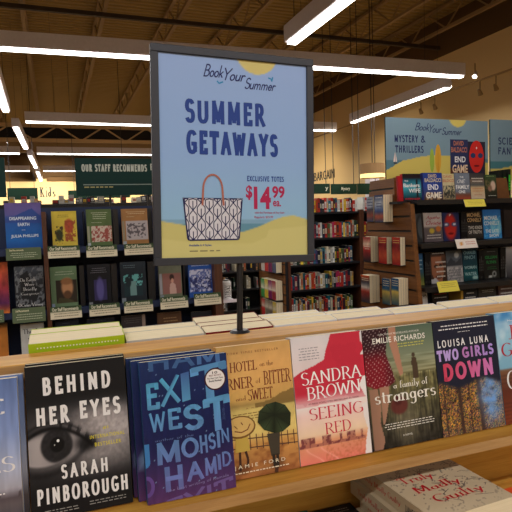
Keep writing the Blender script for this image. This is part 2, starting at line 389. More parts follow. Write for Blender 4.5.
def inell(U, V, cx, cy, rx, ry, soft=.15): return 1-sm(np.sqrt(((U-cx)/rx)**2+((V-cy)/ry)**2), 1-soft, 1+soft)
def inpoly(U, V, pts):
    r = np.zeros(U.shape, bool); n = len(pts)
    for i in range(n):
        (x1, y1), (x2, y2) = pts[i], pts[(i+1) % n]
        if y1 == y2: continue
        c = ((y1 > V) != (y2 > V)) & (U < (x2-x1)*(V-y1)/(y2-y1)+x1); r ^= c
    return r.astype(float)

# ------------------------------------------------------------------ books
def book(name, label, w, h, t, paint, loc, rot=(0, 0, 0), nx=24, ny=34, spine=C3(40, 40, 45), back=None, hard=False, group=None, cat='book', detail=None, mat=None):
    """faced-out book: base centre of the front cover at the origin, cover looks to -Y, spine on the left"""
    e = empty(name, loc, rot); tag(e, label, cat, group)
    bk = spine if back is None else back; th = .0022 if hard else .0007
    m = MB()
    sh = Sheet(m, w, h, 0)
    m.box(-w/2, w/2, 0, th, 0, h, spine)                  # front board
    m.box(-w/2, w/2, t-th, t, 0, h, bk)                   # back board
    m.box(-w/2-.0002, -w/2+th, 0, t, 0, h, spine)         # spine
    sh.paint(paint, nx, ny)
    if detail: detail(sh)
    m.build('cover', mat or M_PRINT, e)
    p = MB(); g = .003 if hard else .0006
    p.box(-w/2+th, w/2-g, th, t-th, g*.6, h-g)
    p.build('page_block', M_PAGES, e)
    return e
def spine_book(label, x, y, z, t, h, d, col, group, band=None, rotz=0, name='book', lean=0, rnd=random):
    m = MB(); c = np.array(col); c2 = band if band is not None else np.clip(c*1.7+.15, 0, 1)
    m.box(-t/2, t/2, 0, d, 0, h, c)
    m.box(-t/2+.0015, t/2-.0015, .004, d-.004, h-.0015, h+.0005, C3(225, 212, 180))
    k = rnd.random()
    m.box(-t*.32, t*.32, -.0006, 0, h*.3, h*(.62+k*.2), c2)
    m.box(-t*.5, t*.5, -.0005, 0, h*.06, h*.12, c2*.8 if k > .5 else c*1.3)
    for q in range(3): m.box(-t*.2, t*.2, -.0009, 0, h*(.36+q*.09), h*(.4+q*.09), c*.8)
    o = m.build(name, M_PRINT); o.location = (x, y, z); o.rotation_euler = (0, lean, rotz)
    return tag(o, label, 'book', group)

# ================================================================== ROOM SHELL
XW, YB, ZC = 8.0, 26.0, 5.75
struct('floor', MB().box(-9, XW, -6, YB, -.1, 0), M_FLOOR)
struct('ceiling', MB().box(-9, XW+.2, -6, YB+.2, ZC, ZC+.1), M_DECK)
struct('wall_right', MB().box(XW, XW+.2, -6, YB, 0, 4.95), M_WALL)
struct('trim_1', MB().box(XW, XW+.2, -6, YB, 4.95, ZC), M_WALLD)
struct('wall_back', MB().box(-9, XW, YB, YB+.2, 0, 3.78), M_WALL)
struct('trim_2', MB().box(-9, XW, YB, YB+.2, 3.78, ZC), M_WALLD)
struct('wall_left', MB().box(-9.2, -9, -6, YB, 0, ZC), M_WALL)
struct('wall_front', MB().box(-9, XW, -6.2, -6, 0, ZC), M_WALL)
struct('trim_3', MB().box(-9, XW, 18.3, 18.5, 3.95, 4.28), M_STEEL)          # bulkhead beam
for k, (u0, u1, v) in enumerate(((5, 36, 179.3), (47, 76, 179.3))):           # dark ledge on the back wall
    a = onY(u0, v, YB-.05); b = onY(u1, v, YB-.05)
    struct('trim_%d' % (4+k), MB().box(a[0], b[0], YB-.25, YB-.001, a[2]-.1, a[2]+.1), M_WALLD)

# roof joists run into the depth; girders run across
def truss(name, label, p0, p1, zt, zb, step, w, mat, group):
    e = empty(name, (p0[0], p0[1], zb)); tag(e, label, 'truss', group)
    d = np.array([p1[0]-p0[0], p1[1]-p0[1], 0.]); L = np.linalg.norm(d); d /= L; hh = zt-zb
    MB().bar((0, 0, hh), d*L+[0, 0, hh], w, w*.8).build('top_chord', mat, e)
    MB().bar((0, 0, 0), d*L, w, w*.8).build('bottom_chord', mat, e)
    m = MB(); n = max(2, int(L/step))
    for i in range(n):
        a = d*(L*i/n); b = d*(L*(i+.5)/n)+[0, 0, hh]; c = d*(L*(i+1)/n)
        m.bar(a, b, w*.35); m.bar(b, c, w*.35)
    m.build('web', mat, e); return e
JX = [-4.2, -2.9, -1.6, -.32, 1.0, 2.3, 3.6, 4.9, 6.2, 7.5]
for i, x in enumerate(JX):
    truss('roof_joist', 'thin brown roof joist running into the depth, %s from the left' % ['first', 'second', 'third', 'fourth', 'fifth', 'sixth', 'seventh', 'eighth', 'ninth', 'tenth', 'eleventh'][i],
          (x, 2.0), (x, 25.8), ZC-.06, ZC-.5, 1.1, .07, M_STEEL, 'roof joists under the deck')
tag(MB().bar((-8.8, 9.6, 5.14), (XW-.01, 9.6, 5.14), .07).build('ceiling_conduit', M_DARKSTEEL), 'thin dark pipe crossing under the deck above the first long light', 'pipe')
struct('trim_7', MB().box(-9, XW, 18.6, 18.7, 4.28, 4.85), M_BLACK)  # black sheet added for the shade in the gap behind the girder
truss('roof_girder', 'far girder truss of zigzag bars above the bulkhead beam', (-8.8, 18.1), (XW-.1, 18.1), 4.75, 4.3, 1.3, .13, M_STEELL, 'girders across the roof')

# ------------------------------------------------------------------ linear pendant lights
ZL = 3.6
LIGHTW = []
def pendant(label, x0, y0, x1, y1, w=.145, h=.19, power=1.0, cables=True, lamp=True):
    e = empty('linear_pendant', ((x0+x1)/2, (y0+y1)/2, ZL)); tag(e, label, 'light', 'linear pendant lights')
    L = math.hypot(x1-x0, y1-y0); e.rotation_euler = (0, 0, math.atan2(y1-y0, x1-x0))
    MB().box(-L/2, L/2, -w/2, w/2, .012, h).build('housing', M_HOUS, e, .004)
    MB().box(-L/2+.015, L/2-.015, -w*.3, w*.3, -.012, .0115).build('diffuser', M_LENS, e)
    if cables:
        for s in (-1, 1): MB().tube([(s*L*.42, 0, h), (s*L*.42, 0, ZC-ZL)], .0028, 5).build('cable', M_POLE, e)
    if lamp:
        la = bpy.data.lights.new('lamp', 'AREA'); la.shape = 'RECTANGLE'; la.size = L-.05; la.size_y = w*.55
        la.energy = 17*L*power; la.color = (1, .965, .93)
        lo = bpy.data.objects.new('lamp', la); COL.objects.link(lo); lo.location = ((x0+x1)/2, (y0+y1)/2, ZL-.016); lo.rotation_euler = (0, 0, math.atan2(y1-y0, x1-x0))
    return e
# rows across (from the photo) : y = 6.6, 11.25, 15.95, 20.7
pendant('very long white pendant light crossing behind the top of the poster frame', -2.4, 6.88, 5.85, 6.52)
pendant('second pendant light crossing behind the left side of the poster', onZ(25, 122, ZL)[0], 11.25, 6.3, 11.2)
pendant('third crossing pendant light, right of the aisle of lights', onZ(37, 154, ZL)[0], 15.95, 6.3, 15.9)
pendant('third crossing pendant light, left edge stub beside the aisle of lights', -4.2, 15.95, onZ(20, 153.5, ZL)[0], 15.95)
pendant('fourth crossing pendant light, right of the aisle of lights', onZ(43, 171, ZL)[0], 20.7, 6.3, 20.7)
pendant('fourth crossing pendant light, left of the aisle of lights', onZ(5, 171, ZL)[0], 20.7, onZ(30, 171, ZL)[0], 20.7)
# column running in the depth at the left
YS = [((-8, 70), (6, 112)), ((15.5, 127.5), (26, 149)), ((30, 156), (36, 168)), ((37.5, 172), (41, 181))]
for i, (a, b) in enumerate(YS):
    a = onZ(*a, ZL); b = onZ(*b, ZL)
    pendant(['nearest light of the aisle column, cut by the left edge', 'second light of the aisle column at left', 'third light of the aisle column at left', 'farthest short light of the aisle column, above the kids sign'][i], a[0], a[1], b[0], b[1])
pendant('bright pendant light running into the depth above the poster right corner', 2.7, 2.2, 2.7, 5.8, w=.18, h=.2)
pendant('pendant light running into the depth in front of the cream right wall', 6.1, 7.13, 6.15, 10.2)
# rows behind the camera (same grid)
for y, x0, x1 in ((1.9, -5.6, -.6), (-1.6, -3.8, 5.6), (-4.0, -3.8, 5.6)):
    pendant('overhead pendant light of the row behind the viewer at %s metres' % ('two' if y > 0 else 'one' if y > -2 else 'four'), x0, y, x1, y, power=.85)

# track spotlights near the right wall
def spot(u, v, x, lit, label, aim=(.6, 0, -.8)):
    p = onX(u, v, x); e = empty('track_spotlight', p); tag(e, label, 'spotlight', 'track spotlights along the right wall')
    a = np.array(aim); a = a/np.linalg.norm(a)
    MB().tube([-a*.07, a*.035], [.025, .042], 10).build('lamp_head', M_HOUS if lit else M_STEEL, e)
    if lit: MB().tube([a*.036, a*.046], .036, 10).build('lit_lens', M_SPOT, e)
    MB().bar((0, 0, .02), (0, 0, .199), .014).build('bracket', M_STEEL, e)
    return p
ps = []
for u, v, lit, l in ((475, 75, 1, 'lit spotlight just right of the long pendant end'), (450, 85, 1, 'lit spotlight at the near end of the wall side pendant'),
                     (480, 93, 0, 'unlit spotlight on the track, third from the right edge'), (496, 88, 0, 'unlit spotlight on the track, nearest to the right edge'),
                     (435, 107.5, 0, 'unlit spotlight right above the thrillers sign'), (421, 112, 0, 'unlit spotlight left of the one above the thrillers sign')):
    ps.append(spot(u, v, 7.0, lit, l, (-.5, -.3, -.8) if lit else (.5, .2, -.6)))
t0 = onX(512, 81, 7.0); t1 = onX(400, 115, 7.0)
zt = (t0[2]+t1[2])/2+.06
e = empty('light_track', (7.0, (t0[1]+t1[1])/2, ps[3][2]+.22)); tag(e, 'long thin ceiling track carrying the spotlights beside the cream wall', 'light track')
MB().bar((0, -6, 0), (0, 6, 0), .028, .024).build('rail', M_STEEL, e)
MB().bar((0, -2, 0), (0, -2, ZC-(ps[3][2]+.22)), .015).build('rod', M_DARKSTEEL, e)
# wall washers: what the spotlights do to the wall
for y in (11, 15, 19, 23):
    sp = bpy.data.lights.new('wall_spot', 'SPOT'); sp.energy = 90 if y < 12 else 170; sp.spot_size = R(95); sp.spot_blend = .9; sp.color = (1, .84, .6); sp.shadow_soft_size = .08
    o = bpy.data.objects.new('wall_spot', sp); COL.objects.link(o); o.location = (5.6, y, 3.5); o.rotation_euler = (0, R(-62), 0); o.rotation_euler = Vector((1, 0, -.45)).to_track_quat('-Z', 'Y').to_euler()
for x in (-3, 0, 3):
    sp = bpy.data.lights.new('wall_spot', 'SPOT'); sp.energy = 500; sp.spot_size = R(110); sp.spot_blend = .9; sp.color = (1, .88, .66); sp.shadow_soft_size = .1
    o = bpy.data.objects.new('wall_spot', sp); COL.objects.link(o); o.location = (x, YB-2.2, 3.5); o.rotation_euler = Vector((0, 1, -.35)).to_track_quat('-Z', 'Y').to_euler()

# drum pendant by the right wall
def drum():
    Y = 8.6; a = onY(361, 171, Y); b = onY(383.5, 171, Y); zt_ = onY(372, 164, Y)[2]; zb = onY(372, 178, Y)[2]
    r = (b[0]-a[0])/2*.93; cx = (a[0]+b[0])/2; h = zt_-zb
    e = empty('drum_pendant', (cx, Y, zb)); tag(e, 'tan fabric drum shade hanging on a thin cord before the cream wall', 'lamp')
    MB().lathe([(r, 0), (r, h), (r-.01, h), (r-.01, 0), (r, 0)], 28).build('shade', M_SHADE, e)
    MB().lathe([(0, .02), (r-.012, .02), (r-.012, .05), (0, .05)], 28).build('diffuser', M_SHADEGLOW, e)
    MB().lathe([(r*1.004, .0), (r*1.004, h*.28)], 28).build('lit_band', M_SHADEGLOW, e)
    MB().tube([(0, 0, h*.5), (0, 0, ZC-zb)], .008, 5).build('cord', M_POLE, e)
drum()
# letters on the walls
def wall_letters(label, txt, loc, rz, L, h, serif=False):
    e = empty('wall_lettering', loc, (0, 0, rz)); tag(e, label, 'sign')
    kern = [G[c][0] for c in txt] if serif else [1 if c not in 'I' else .45 for c in txt]; tot = sum(kern); x = 0
    for c, k in zip(txt, kern):
        w = L*k/tot; up = h*(1 if c.isupper() or c in 'dikl' else .56)
        ps = fit(stroke_text(c, 'serif', .26) if serif else sans(c), .06, 0, .90 if c != 'I' else .5, 1)
        m = MB()
        for p in ps:
            q = np.column_stack([x+p[:, 0]*w, np.zeros(len(p)), (1-p[:, 1])*up]); a = 0
            for i in range(len(q)): a += q[i][0]*q[(i+1) % len(q)][2]-q[(i+1) % len(q)][0]*q[i][2]
            m.prism(q[::-1] if a < 0 else q, (0, .012, 0))
        m.build('letter', M_BLACK, e); x += w
Bp0 = onX(313, 181.5, XW-.04); Bp1 = onX(334, 178, XW-.04); Bh = onX(313, 173, XW-.04)[2]-Bp0[2]
wall_letters('dark BARGAIN lettering fixed on the cream right wall', 'BARGAIN', (XW-.015, Bp0[1], Bp0[2]), R(-90), Bp0[1]-Bp1[1], Bh)
k0 = onY(39.5, 197, YB-.04); k1 = onY(56, 195, YB-.04); kt = onY(47, 187, YB-.04)
wall_letters('black serif Kids lettering on the cream back wall', 'Kids', (k0[0], YB-.015, k0[2]), 0, k1[0]-k0[0], kt[2]-k0[2], True)

# ================================================================== FRONT DISPLAY TABLE
ZLG, ZR = 1.165, 1.361
dt = empty('display_table', (FO[0], FO[1], 0), (0, 0, PH)); tag(dt, 'long honey oak book display table with a raised rail and ledge, nearest the viewer', 'display table')
A0, A1 = -.85, 1.75
MB().box(A0, A1, .067, .135, ZR-.02, ZR).build('rail', M_OAK, dt, .0015)
MB().box(A0, A1, .0655, .0668, ZR-.0195, ZR-.001).build('rail_edge', M_OAKEDGE, dt)
MB().box(A0, A1, .116, .13, .98, ZR-.0205).build('back_panel', M_OAK, dt)
MB().box(A0, A1, -.033, .115, ZLG-.016, ZLG).build('ledge', M_OAK, dt)
MB().box(A0, A1, -.035, -.0335, ZLG-.0165, ZLG-.0005).build('ledge_edge', M_OAKEDGE, dt)
MB().box(A0, A1, .131, .27, ZLG-.016, ZLG).build('ledge', M_OAK, dt)
MB().box(A0, A1, -.30, .55, .965, .979).box(A0, A1, -.30, .55, .98, .9995).build('table_top', M_OAK, dt, .002)
for a in (A0+.02, A1-.06):
    for b in (-.26, .48): MB().box(a, a+.05, b, b+.05, 0, .964).build('leg', M_OAK, dt)

def onledge(a0, a1, n, lean=8):
    """location / rotation for a faced-out book, n = distance behind the front plane"""
    c, s = math.cos(R(lean)), math.sin(R(lean))
    return fF((a0+a1)/2, n/c, ZLG), (R(-lean), 0, PH)
LN = R(8); LR = R(10)
def hero(name, label, a0, a1, n, h, t, paint, detail, dz=0, **k):
    loc, rot = onledge(a0, a1, n); loc = loc+np.array([0, 0, t*math.sin(LN)+.0004+dz])
    return book(name, label, a1-a0, h, t, paint, loc, rot, detail=detail, **k)
WH = C3(226, 224, 224)
# --- Behind Her Eyes
def p_behind(U, V):
    n = noise(U, V, 40, 50, 3, 2); nb = noise(U, V, 5, 6, 9, 3)
    g = np.full(U.shape, .13)
    skin = inell(U, V, .62, .52, .66, .24, .6)*(.16+.20*sm(U, .25, .8))*(1-.35*sm(V, .62, .78))
    skin += inell(U, V, .80, .42, .36, .12, .6)*.10
    g = g+skin*(.75+.5*n*.7)*1.15
    lidv = .425+.16*((U-.22)/.42)**2                                   # upper lid line
    low = .665-.36*((U-.15)/.62)**2*.9-.02*U
    inside = sm(V, lidv-.005, lidv+.015)*(1-sm(V, low-.012, low+.012))*(U < .56)
    eye = .60-.25*np.abs(U-.1)-.25*sm(.47-V, -.02, .05)
    g = g*(1-inside)+eye*inside
    iris = inell(U, V, .27, .535, .155, .112, .1)*inside; g = g*(1-iris)+(.10+.07*n)*iris
    pup = inell(U, V, .275, .53, .07, .05, .1)*inside; g = g*(1-pup)+.03*pup
    lid = np.exp(-((V-lidv+.004)/.016)**2)*(U < .62); g = g*(1-.85*lid)
    crease = np.exp(-((V-lidv+.045)/.012)**2)*(U < .5); g = g*(1-.5*crease)
    lash = (np.sin((U*60+V*35)) > .2)*np.exp(-((V-lidv+.03)/.03)**2)*(U > .3)*(U < .66); g = g*(1-.6*lash)
    corner = inell(U, V, .56, .55, .1, .05, .7); g = g*(1-.75*corner)
    lowl = np.exp(-((V-low-.015)/.016)**2)*(U < .5); g = g*(1+.35*lowl)
    bags = np.exp(-((V-low-.06)/.022)**2)*(U < .62); g = g*(1-.45*bags*(.5+n*.7))
    top = sm(V, .20, .36)*(1-sm(V, .70, .86)); g = g*top+.075*(1-top)
    g = g*(.92+.16*nb)
    return np.stack([g*1.04+.0, g*.99+.005, g*.97+.02], -1)
def d_behind(s):
    s.block('BEHIND', .165, .08, .84, .20, WH, .20, gap=.3)
    s.block('HER', .09, .275, .41, .395, WH, .20, gap=.3); s.block('EYES', .515, .265, .93, .385, WH, .20, gap=.3)
    s.block('SARAH', .30, .665, .76, .76, WH, .18, gap=.35)
    s.block('PINBOROUGH', .06, .80, .955, .905, WH, .18, gap=.25)
    Y = C3(214, 200, 60)
    s.text('#1', .735, .455, .79, .477, Y, .01); s.text('INTERNATIONAL', .60, .505, .955, .53, Y, .01, spacing=1.2); s.text('BESTSELLER', .645, .558, .915, .583, Y, .01, spacing=1.2)
    s.blurb(.08, .945, .46, .98, 2, C3(150, 148, 145), 2); s.blurb(.55, .935, .93, .97, 2, C3(150, 148, 145), 3)
    s.up(); s.ell(.285, .505, .014, .01, C3(235, 235, 235)); s.ell(.25, .53, .006, .005, C3(180, 180, 180))
hero('novel', 'black novel with a close-up grey eye and white capitals, front copy on the ledge', -.203, -.0735, -.002, .2005, .015, p_behind, d_behind, nx=110, ny=160, spine=C3(30, 28, 30), back=C3(24, 24, 26))
hero('novel', 'black novel behind the close-up eye cover, only its page top showing', -.203, -.0725, .0136, .2005, .014, p_behind, None, nx=8, ny=8, spine=C3(30, 28, 30))
# --- Exit West
def p_exit(U, V):
    n = noise(U, V, 30, 12, 5); c = base(U, (0, C3(24, 44, 92)), (.3, C3(18, 32, 82)), (.6, C3(26, 30, 78)), (.85, C3(66, 44, 92)), (1, C3(84, 50, 98)))(V)
    c = c*(.9+.2*n[..., None]); st = (noise(U, V, 150, 240, 8, 1) > .97)[..., None]; return np.where(st, C3(120, 150, 190), c)
def cexit(u, v):
    a = np.clip(v, 0, 1); c0, c1 = (C3(76, 172, 208), C3(106, 106, 176)) ; j = .9+.16*((math.sin(u*97+v*31)+1)/2)
    if a < .12: c0 = C3(60, 100, 160)
    return (c0*(1-a)+c1*a)*j
def d_exit(s):
    s.marker('HAM', .10, -.05, .92, .075, lambda u, v: C3(62, 98, 150)*(.9+.2*math.sin(u*60)**2), .16, .01, seed=3)
    s.marker('E', .06, .155, .20, .345, cexit, .2, 0, seed=4); s.marker('X', .205, .13, .435, .34, cexit, .16, .02, seed=5)
    s.marker('I', .45, .115, .545, .32, cexit, .9, .01, seed=6); s.marker('T', .56, .085, .99, .34, lambda u, v: C3(84, 140, 190)*(.9+.2*math.sin(u*70)**2), .17, .03, seed=7)
    s.marker('W', .07, .365, .25, .505, cexit, .16, 0, seed=8); s.marker('E', .28, .355, .43, .505, cexit, .17, 0, seed=9)
    s.marker('S', .45, .345, .68, .535, cexit, .2, 0, seed=10); s.marker('T', .68, .325, 1.0, .575, cexit, .2, .02, seed=11)
    for i, (x0, y0, x1, y1) in enumerate(((.13, .60, .385, .79), (.40, .60, .60, .775), (.615, .60, .70, .76), (.715, .595, .80, .745), (.815, .59, .85, .74), (.87, .575, .96, .715))):
        s.marker('MOHSIN'[i], x0, y0-.02, x1, y1-.05, cexit, .2 if i < 4 else .17, 0, seed=20+i)
    for i, (x0, y0, x1, y1) in enumerate(((.20, .77, .40, .965), (.44, .765, .64, .925), (.655, .755, .79, .905), (.805, .75, .84, .88), (.86, .735, .965, .865))):
        s.marker('HAMID'[i], x0, y0-.01, x1, y1-.03, cexit, .2 if i < 3 else .17, 0, seed=30+i)
    s.marker('EXIT', .2, .985, .97, 1.12, lambda u, v: C3(106, 84, 142), .16, .08, seed=50)
    s.marker('J', -.08, .58, .055, .75, lambda u, v: C3(60, 120, 180), .22, seed=51); s.marker('O', -.08, .80, .085, .95, lambda u, v: C3(96, 70, 140), .22, seed=52)
    s.marker('author of the', .12, .555, .55, .575, lambda u, v: C3(90, 110, 160), .09, seed=53)
    s.marker('a novel', .9, .33, .93, .5, lambda u, v: C3(70, 90, 140), .1)
    s.marker('the best writing of hamids', .22, .915, .92, .945, lambda u, v: C3(130, 120, 170), .09, .03, seed=54)
    s.up(); s.ell(.845, .185, .128, .083, C3(60, 24, 34), 32); s.up(); s.ell(.845, .185, .112, .072, C3(228, 224, 222), 32); s.up()
    s.text('10', .815, .128, .875, .146, C3(40, 30, 34), .01); s.text('BEST BOOKS', .775, .152, .915, .162, C3(120, 40, 50), .01)
    s.text('The New York Times', .75, .172, .94, .183, C3(30, 30, 34), .015); s.text('Book Review', .77, .19, .92, .204, C3(30, 30, 34), .02)
hero('novel', 'navy novel with hand painted blue letters and a round white sticker', -.0555, .071, -.0185, .1935, .0125, p_exit, d_exit, nx=90, ny=130, spine=C3(42, 84, 132), back=C3(30, 36, 80))
hero('novel', 'second copy of the navy hand painted novel, peeking out left behind the front one', -.0655, .0585, -.0044, .193, .0138, p_exit, None, nx=10, ny=10, spine=C3(30, 70, 100))
hero('novel', 'rearmost copy of the navy hand painted novel, only its left edge showing', -.0705, .056, .0098, .194, .0138, p_exit, None, nx=10, ny=10, spine=C3(24, 60, 88))
# --- Hotel on the Corner
def p_hotel(U, V):
    n = noise(U, V, 4, 6, 11); n2 = noise(U, V, 30, 40, 12)
    c = base(U, (0, C3(190, 152, 92)), (.15, C3(206, 162, 98)), (.3, C3(204, 162, 94)), (.42, C3(194, 156, 88)), (.46, C3(160, 134, 78)), (.5, C3(208, 186, 110)), (.68, C3(218, 194, 116)), (.76, C3(200, 148, 80)), (1, C3(156, 100, 58)))(V)
    c = c*(.88+.2*n+.06*n2)[..., None]
    glow = inell(U, V, .85, .18, .5, .2, .9); c = mixc(c, C3(228, 168, 100), glow*.4)
    hill = ((V > .46-.07*sm(U, .55, 1)-.02*noise(U, V, 14, 1, 5)) & (V < .485) & (U > .45)).astype(float); c = mixc(c, C3(120, 96, 52), hill*.8)
    gnd = (V > .76)*noise(U, V, 12, 30, 15); c = mixc(c, C3(120, 64, 34), np.clip(gnd-.45, 0, 1)*1.6)
    for cx, w in ((.22, .1), (.7, .09)): c = mixc(c, C3(92, 56, 34), inell(U, V, cx, .93, w, .04, .5)*.6)
    return c
def d_hotel(s):
    D = C3(112, 44, 32); K = C3(58, 44, 32); W = C3(238, 226, 200)
    s.text('NEW YORK TIMES BESTSELLER', -.02, .05, .83, .066, C3(130, 80, 50), .0, 0, spacing=1.4)
    s.serif('HOTEL', .16, .125, .52, .20, D, .14); s.serif('on the', .56, .14, .74, .18, D, .1)
    s.serif('CORNER', -.08, .245, .46, .33, D, .14); s.serif('of', .49, .265, .56, .305, D, .1); s.serif('BITTER', .60, .22, .98, .325, D, .14)
    s.serif('and', .21, .385, .34, .42, D, .1); s.serif('SWEET', .37, .345, .71, .43, D, .14)
    s.text('A NOVEL', .33, .48, .62, .49, C3(130, 80, 50), 0, spacing=1.5)
    s.blurb(.1, .52, .82, .58, 3, C3(130, 100, 56), 5)
    # fence, figures, umbrella
    s.strokes([[(.08, .70), (1, .735)], [(.08, .77), (1, .80)]], .012, C3(90, 62, 50), 1.5)
    s.strokes([[(x, .67+.03*x), (x, .79+.02*x)] for x in np.arange(.1, 1, .085)], .012, C3(90, 62, 50), 1.5)
    s.up()
    s.polys([np.array([(.34, .70), (.47, .70), (.50, .84), (.33, .84)])], C3(196, 164, 84)) if 0 else None
    s.polys([np.array([(.17, .67), (.32, .67), (.345, .80), (.15, .80)])], C3(190, 162, 76))
    s.strokes([[(.21, .80), (.20, .94)], [(.285, .80), (.31, .86), (.30, .92)]], .03, C3(64, 40, 32), 1.5)
    s.polys([np.array([(.585, .70), (.76, .70), (.74, .82), (.735, .87), (.62, .87), (.60, .78)])], C3(66, 60, 50)); s.strokes([[(.65, .86), (.66, .95)], [(.705, .86), (.70, .95)]], .04, C3(50, 42, 36), 1.5)
    s.strokes([[(.69, .93), (.67, 1.0)]], .05, C3(72, 46, 34), 1.5)
    s.up()
    s.ell(.235, .615, .205, .085, C3(120, 86, 44)); s.up(); s.ell(.235, .612, .185, .073, C3(206, 172, 104))
    s.strokes([[(.16, .60), (.2, .625)], [(.25, .58), (.27, .60)], [(.16, .64), (.25, .655), (.33, .64), (.37, .60)]], .012, C3(110, 60, 40), 1.5)
    uc = (.70, .56); pts = [(.47, .60), (.50, .52), (.60, .475), (.73, .465), (.86, .50), (.93, .57), (.91, .66), (.80, .70), (.68, .70), (.55, .665)]
    s.polys([np.array([uc, pts[i], pts[(i+1) % 10]]) for i in range(10)], lambda u, v: C3(46, 58, 38)*(1+.35*math.sin(u*25)))
    s.up(); s.strokes([[uc, p] for p in pts], .006, C3(28, 34, 26), 1.5)
    s.text('JAMIE FORD', .12, .895, .80, .93, W, 0, spacing=1.6); s.blurb(.1, .95, .88, .975, 1, W, 7)
hero('novel', 'amber novel with a dark green umbrella figure by a fence, on the ledge', .0605, .1805, 0, .197, .014, p_hotel, d_hotel, nx=80, ny=120, spine=C3(200, 150, 90))
# --- Seeing Red
def p_seeing(U, V):
    n = noise(U, V, 6, 8, 21); n2 = noise(U, V, 40, 60, 22, 2)
    c = base(U, (0, C3(222, 216, 218)), (.5, C3(232, 206, 204)), (.56, C3(238, 226, 222)), (.63, C3(240, 208, 200)), (.78, C3(238, 208, 176)), (.84, C3(226, 156, 116)), (1, C3(232, 128, 112)))(V)
    c = c*(.95+.08*n)[..., None]
    red = inpoly(U, V, [(.56, -.01), (.50, .08), (.46, .14), (.43, .20), (.30, .235), (.12, .27), (.0, .31), (-.01, .56), (1.01, .54), (.93, .46), (1.01, .42), (1.01, .2), (.95, .19), (1.0, .16), (1.01, .12), (.97, .08), (.98, -.01)])
    fade = 1-sm(V, .44, .53); c = mixc(c, C3(198, 46, 66)*1.0, red*(.25+.75*fade))
    c = mixc(c, C3(170, 34, 56), red*(n > .55)*.15)
    wht = inpoly(U, V, [(.97, .37), (.90, .44), (.96, .52), (1.01, .56), (1.01, .37)]); c = mixc(c, C3(238, 234, 232), wht)
    sky = ((V > .85-.05*(noise(U, V, 26, 1, 31, 1) > .45)*(U < .9)) & (V < .875)).astype(float)*(U < .93); c = mixc(c, C3(120, 60, 62), sky*(.45+.5*(n2 > .5)))
    sand = (V > .87)*(n2-.4); c = mixc(c, C3(186, 104, 66), np.clip(sand, 0, 1)*1.2*(U > .35))
    for k in (0, .1): c = mixc(c, C3(246, 176, 160), np.exp(-((U-.25-.5*(V-.85)*-1-k*2-.15*np.sin(V*20))/.012)**2)*(V > .88)*.8)
    r2 = inpoly(U, V, [(.92, .60), (1.01, .58), (1.01, 1.01), (.90, 1.01), (.93, .9), (.97, .8), (.93, .7)]); c = mixc(c, C3(232, 224, 222), r2)
    return c
def d_seeing(s):
    W = C3(244, 240, 240); Rr = C3(200, 48, 72)
    s.blurb(.09, .09, .37, .20, 5, C3(150, 145, 150), 4)
    s.serif('SANDRA', .10, .282, .955, .385, W, .125, .01); s.serif('BROWN', .16, .402, .915, .505, W, .125, .01)
    s.text('#1 NEW YORK TIMES BESTSELLING AUTHOR', .17, .528, .88, .542, C3(120, 60, 70), 0)
    s.serif('SEEING', .17, .57, .93, .665, Rr, .115); s.serif('RED', .37, .70, .73, .79, Rr, .115)
hero('novel', 'white novel with a red silhouette above a pink city skyline, on the ledge', .182, .309, 0, .1975, .02, p_seeing, d_seeing, nx=90, ny=130, spine=C3(210, 206, 208))
# --- A Family of Strangers
def p_str(U, V):
    n = noise(U, V, 20, 34, 41); nv = noise(U, V, 60, 8, 42, 2)
    c = base(U, (0, C3(84, 102, 86)), (.22, C3(122, 132, 108)), (.38, C3(140, 138, 104)), (.42, C3(112, 106, 70)), (.6, C3(84, 80, 54)), (.8, C3(62, 58, 44)), (1, C3(38, 36, 32)))(V)
    wav = (V > .24)*(V < .42)*(noise(U, V, 3, 60, 44, 2)-.5); c = c+wav[..., None]*.28
    gr = (V > .40); c = c*(1-gr[..., None]*(nv-.5)[..., None]*1.1)*(1-gr[..., None]*(n-.5)[..., None]*.7)
    c = mixc(c, C3(150, 140, 112), inell(U, V, .5, .8, .16, .2, .8)*.45)
    dr = inpoly(U, V, [(-.01, -.01), (.36, -.01), (.33, .1), (.30, .22), (.36, .34), (.40, .46), (.30, .49), (.12, .50), (-.01, .46)])
    c = mixc(c, C3(50, 20, 28)+np.array([.30, .0, .03])*sm(V, .12, .3)[..., None]*(1-.5*sm(U, .2, .38)[..., None]), dr)
    dots = (np.sin(U*110+np.sin(V*20)*.9)*np.sin(V*150+U*16) > .80)*dr; c = mixc(c, C3(216, 196, 194), dots*.75)
    arm = inpoly(U, V, [(.36, -.01), (.46, -.01), (.47, .12), (.50, .28), (.52, .40), (.47, .42), (.42, .30), (.37, .16)]); c = mixc(c, C3(176, 128, 104), arm)
    leg = inpoly(U, V, [(.02, .5), (.14, .5), (.17, .64), (.14, .78), (.18, .93), (.14, 1.0), (.02, 1.0), (.03, .8)])+inpoly(U, V, [(.17, .49), (.30, .49), (.28, .62), (.21, .78), (.18, .8), (.17, .6)])
    c = mixc(c, C3(196, 146, 120)*(.75+.5*U[..., None]), np.clip(leg, 0, 1)*.95)
    c = mixc(c, C3(96, 40, 38), inell(U, V, .42, .66, .12, .075, .2)*.85); c = mixc(c, C3(70, 28, 28), inell(U, V, .41, .62, .06, .04, .3)*.7)
    f = inell(U, V, .685, .255, .025, .02, .2)+inpoly(U, V, [(.66, .275), (.72, .28), (.74, .36), (.73, .46), (.66, .46), (.66, .36), (.64, .33)]); c = mixc(c, C3(74, 58, 44), np.clip(f, 0, 1))
    return c
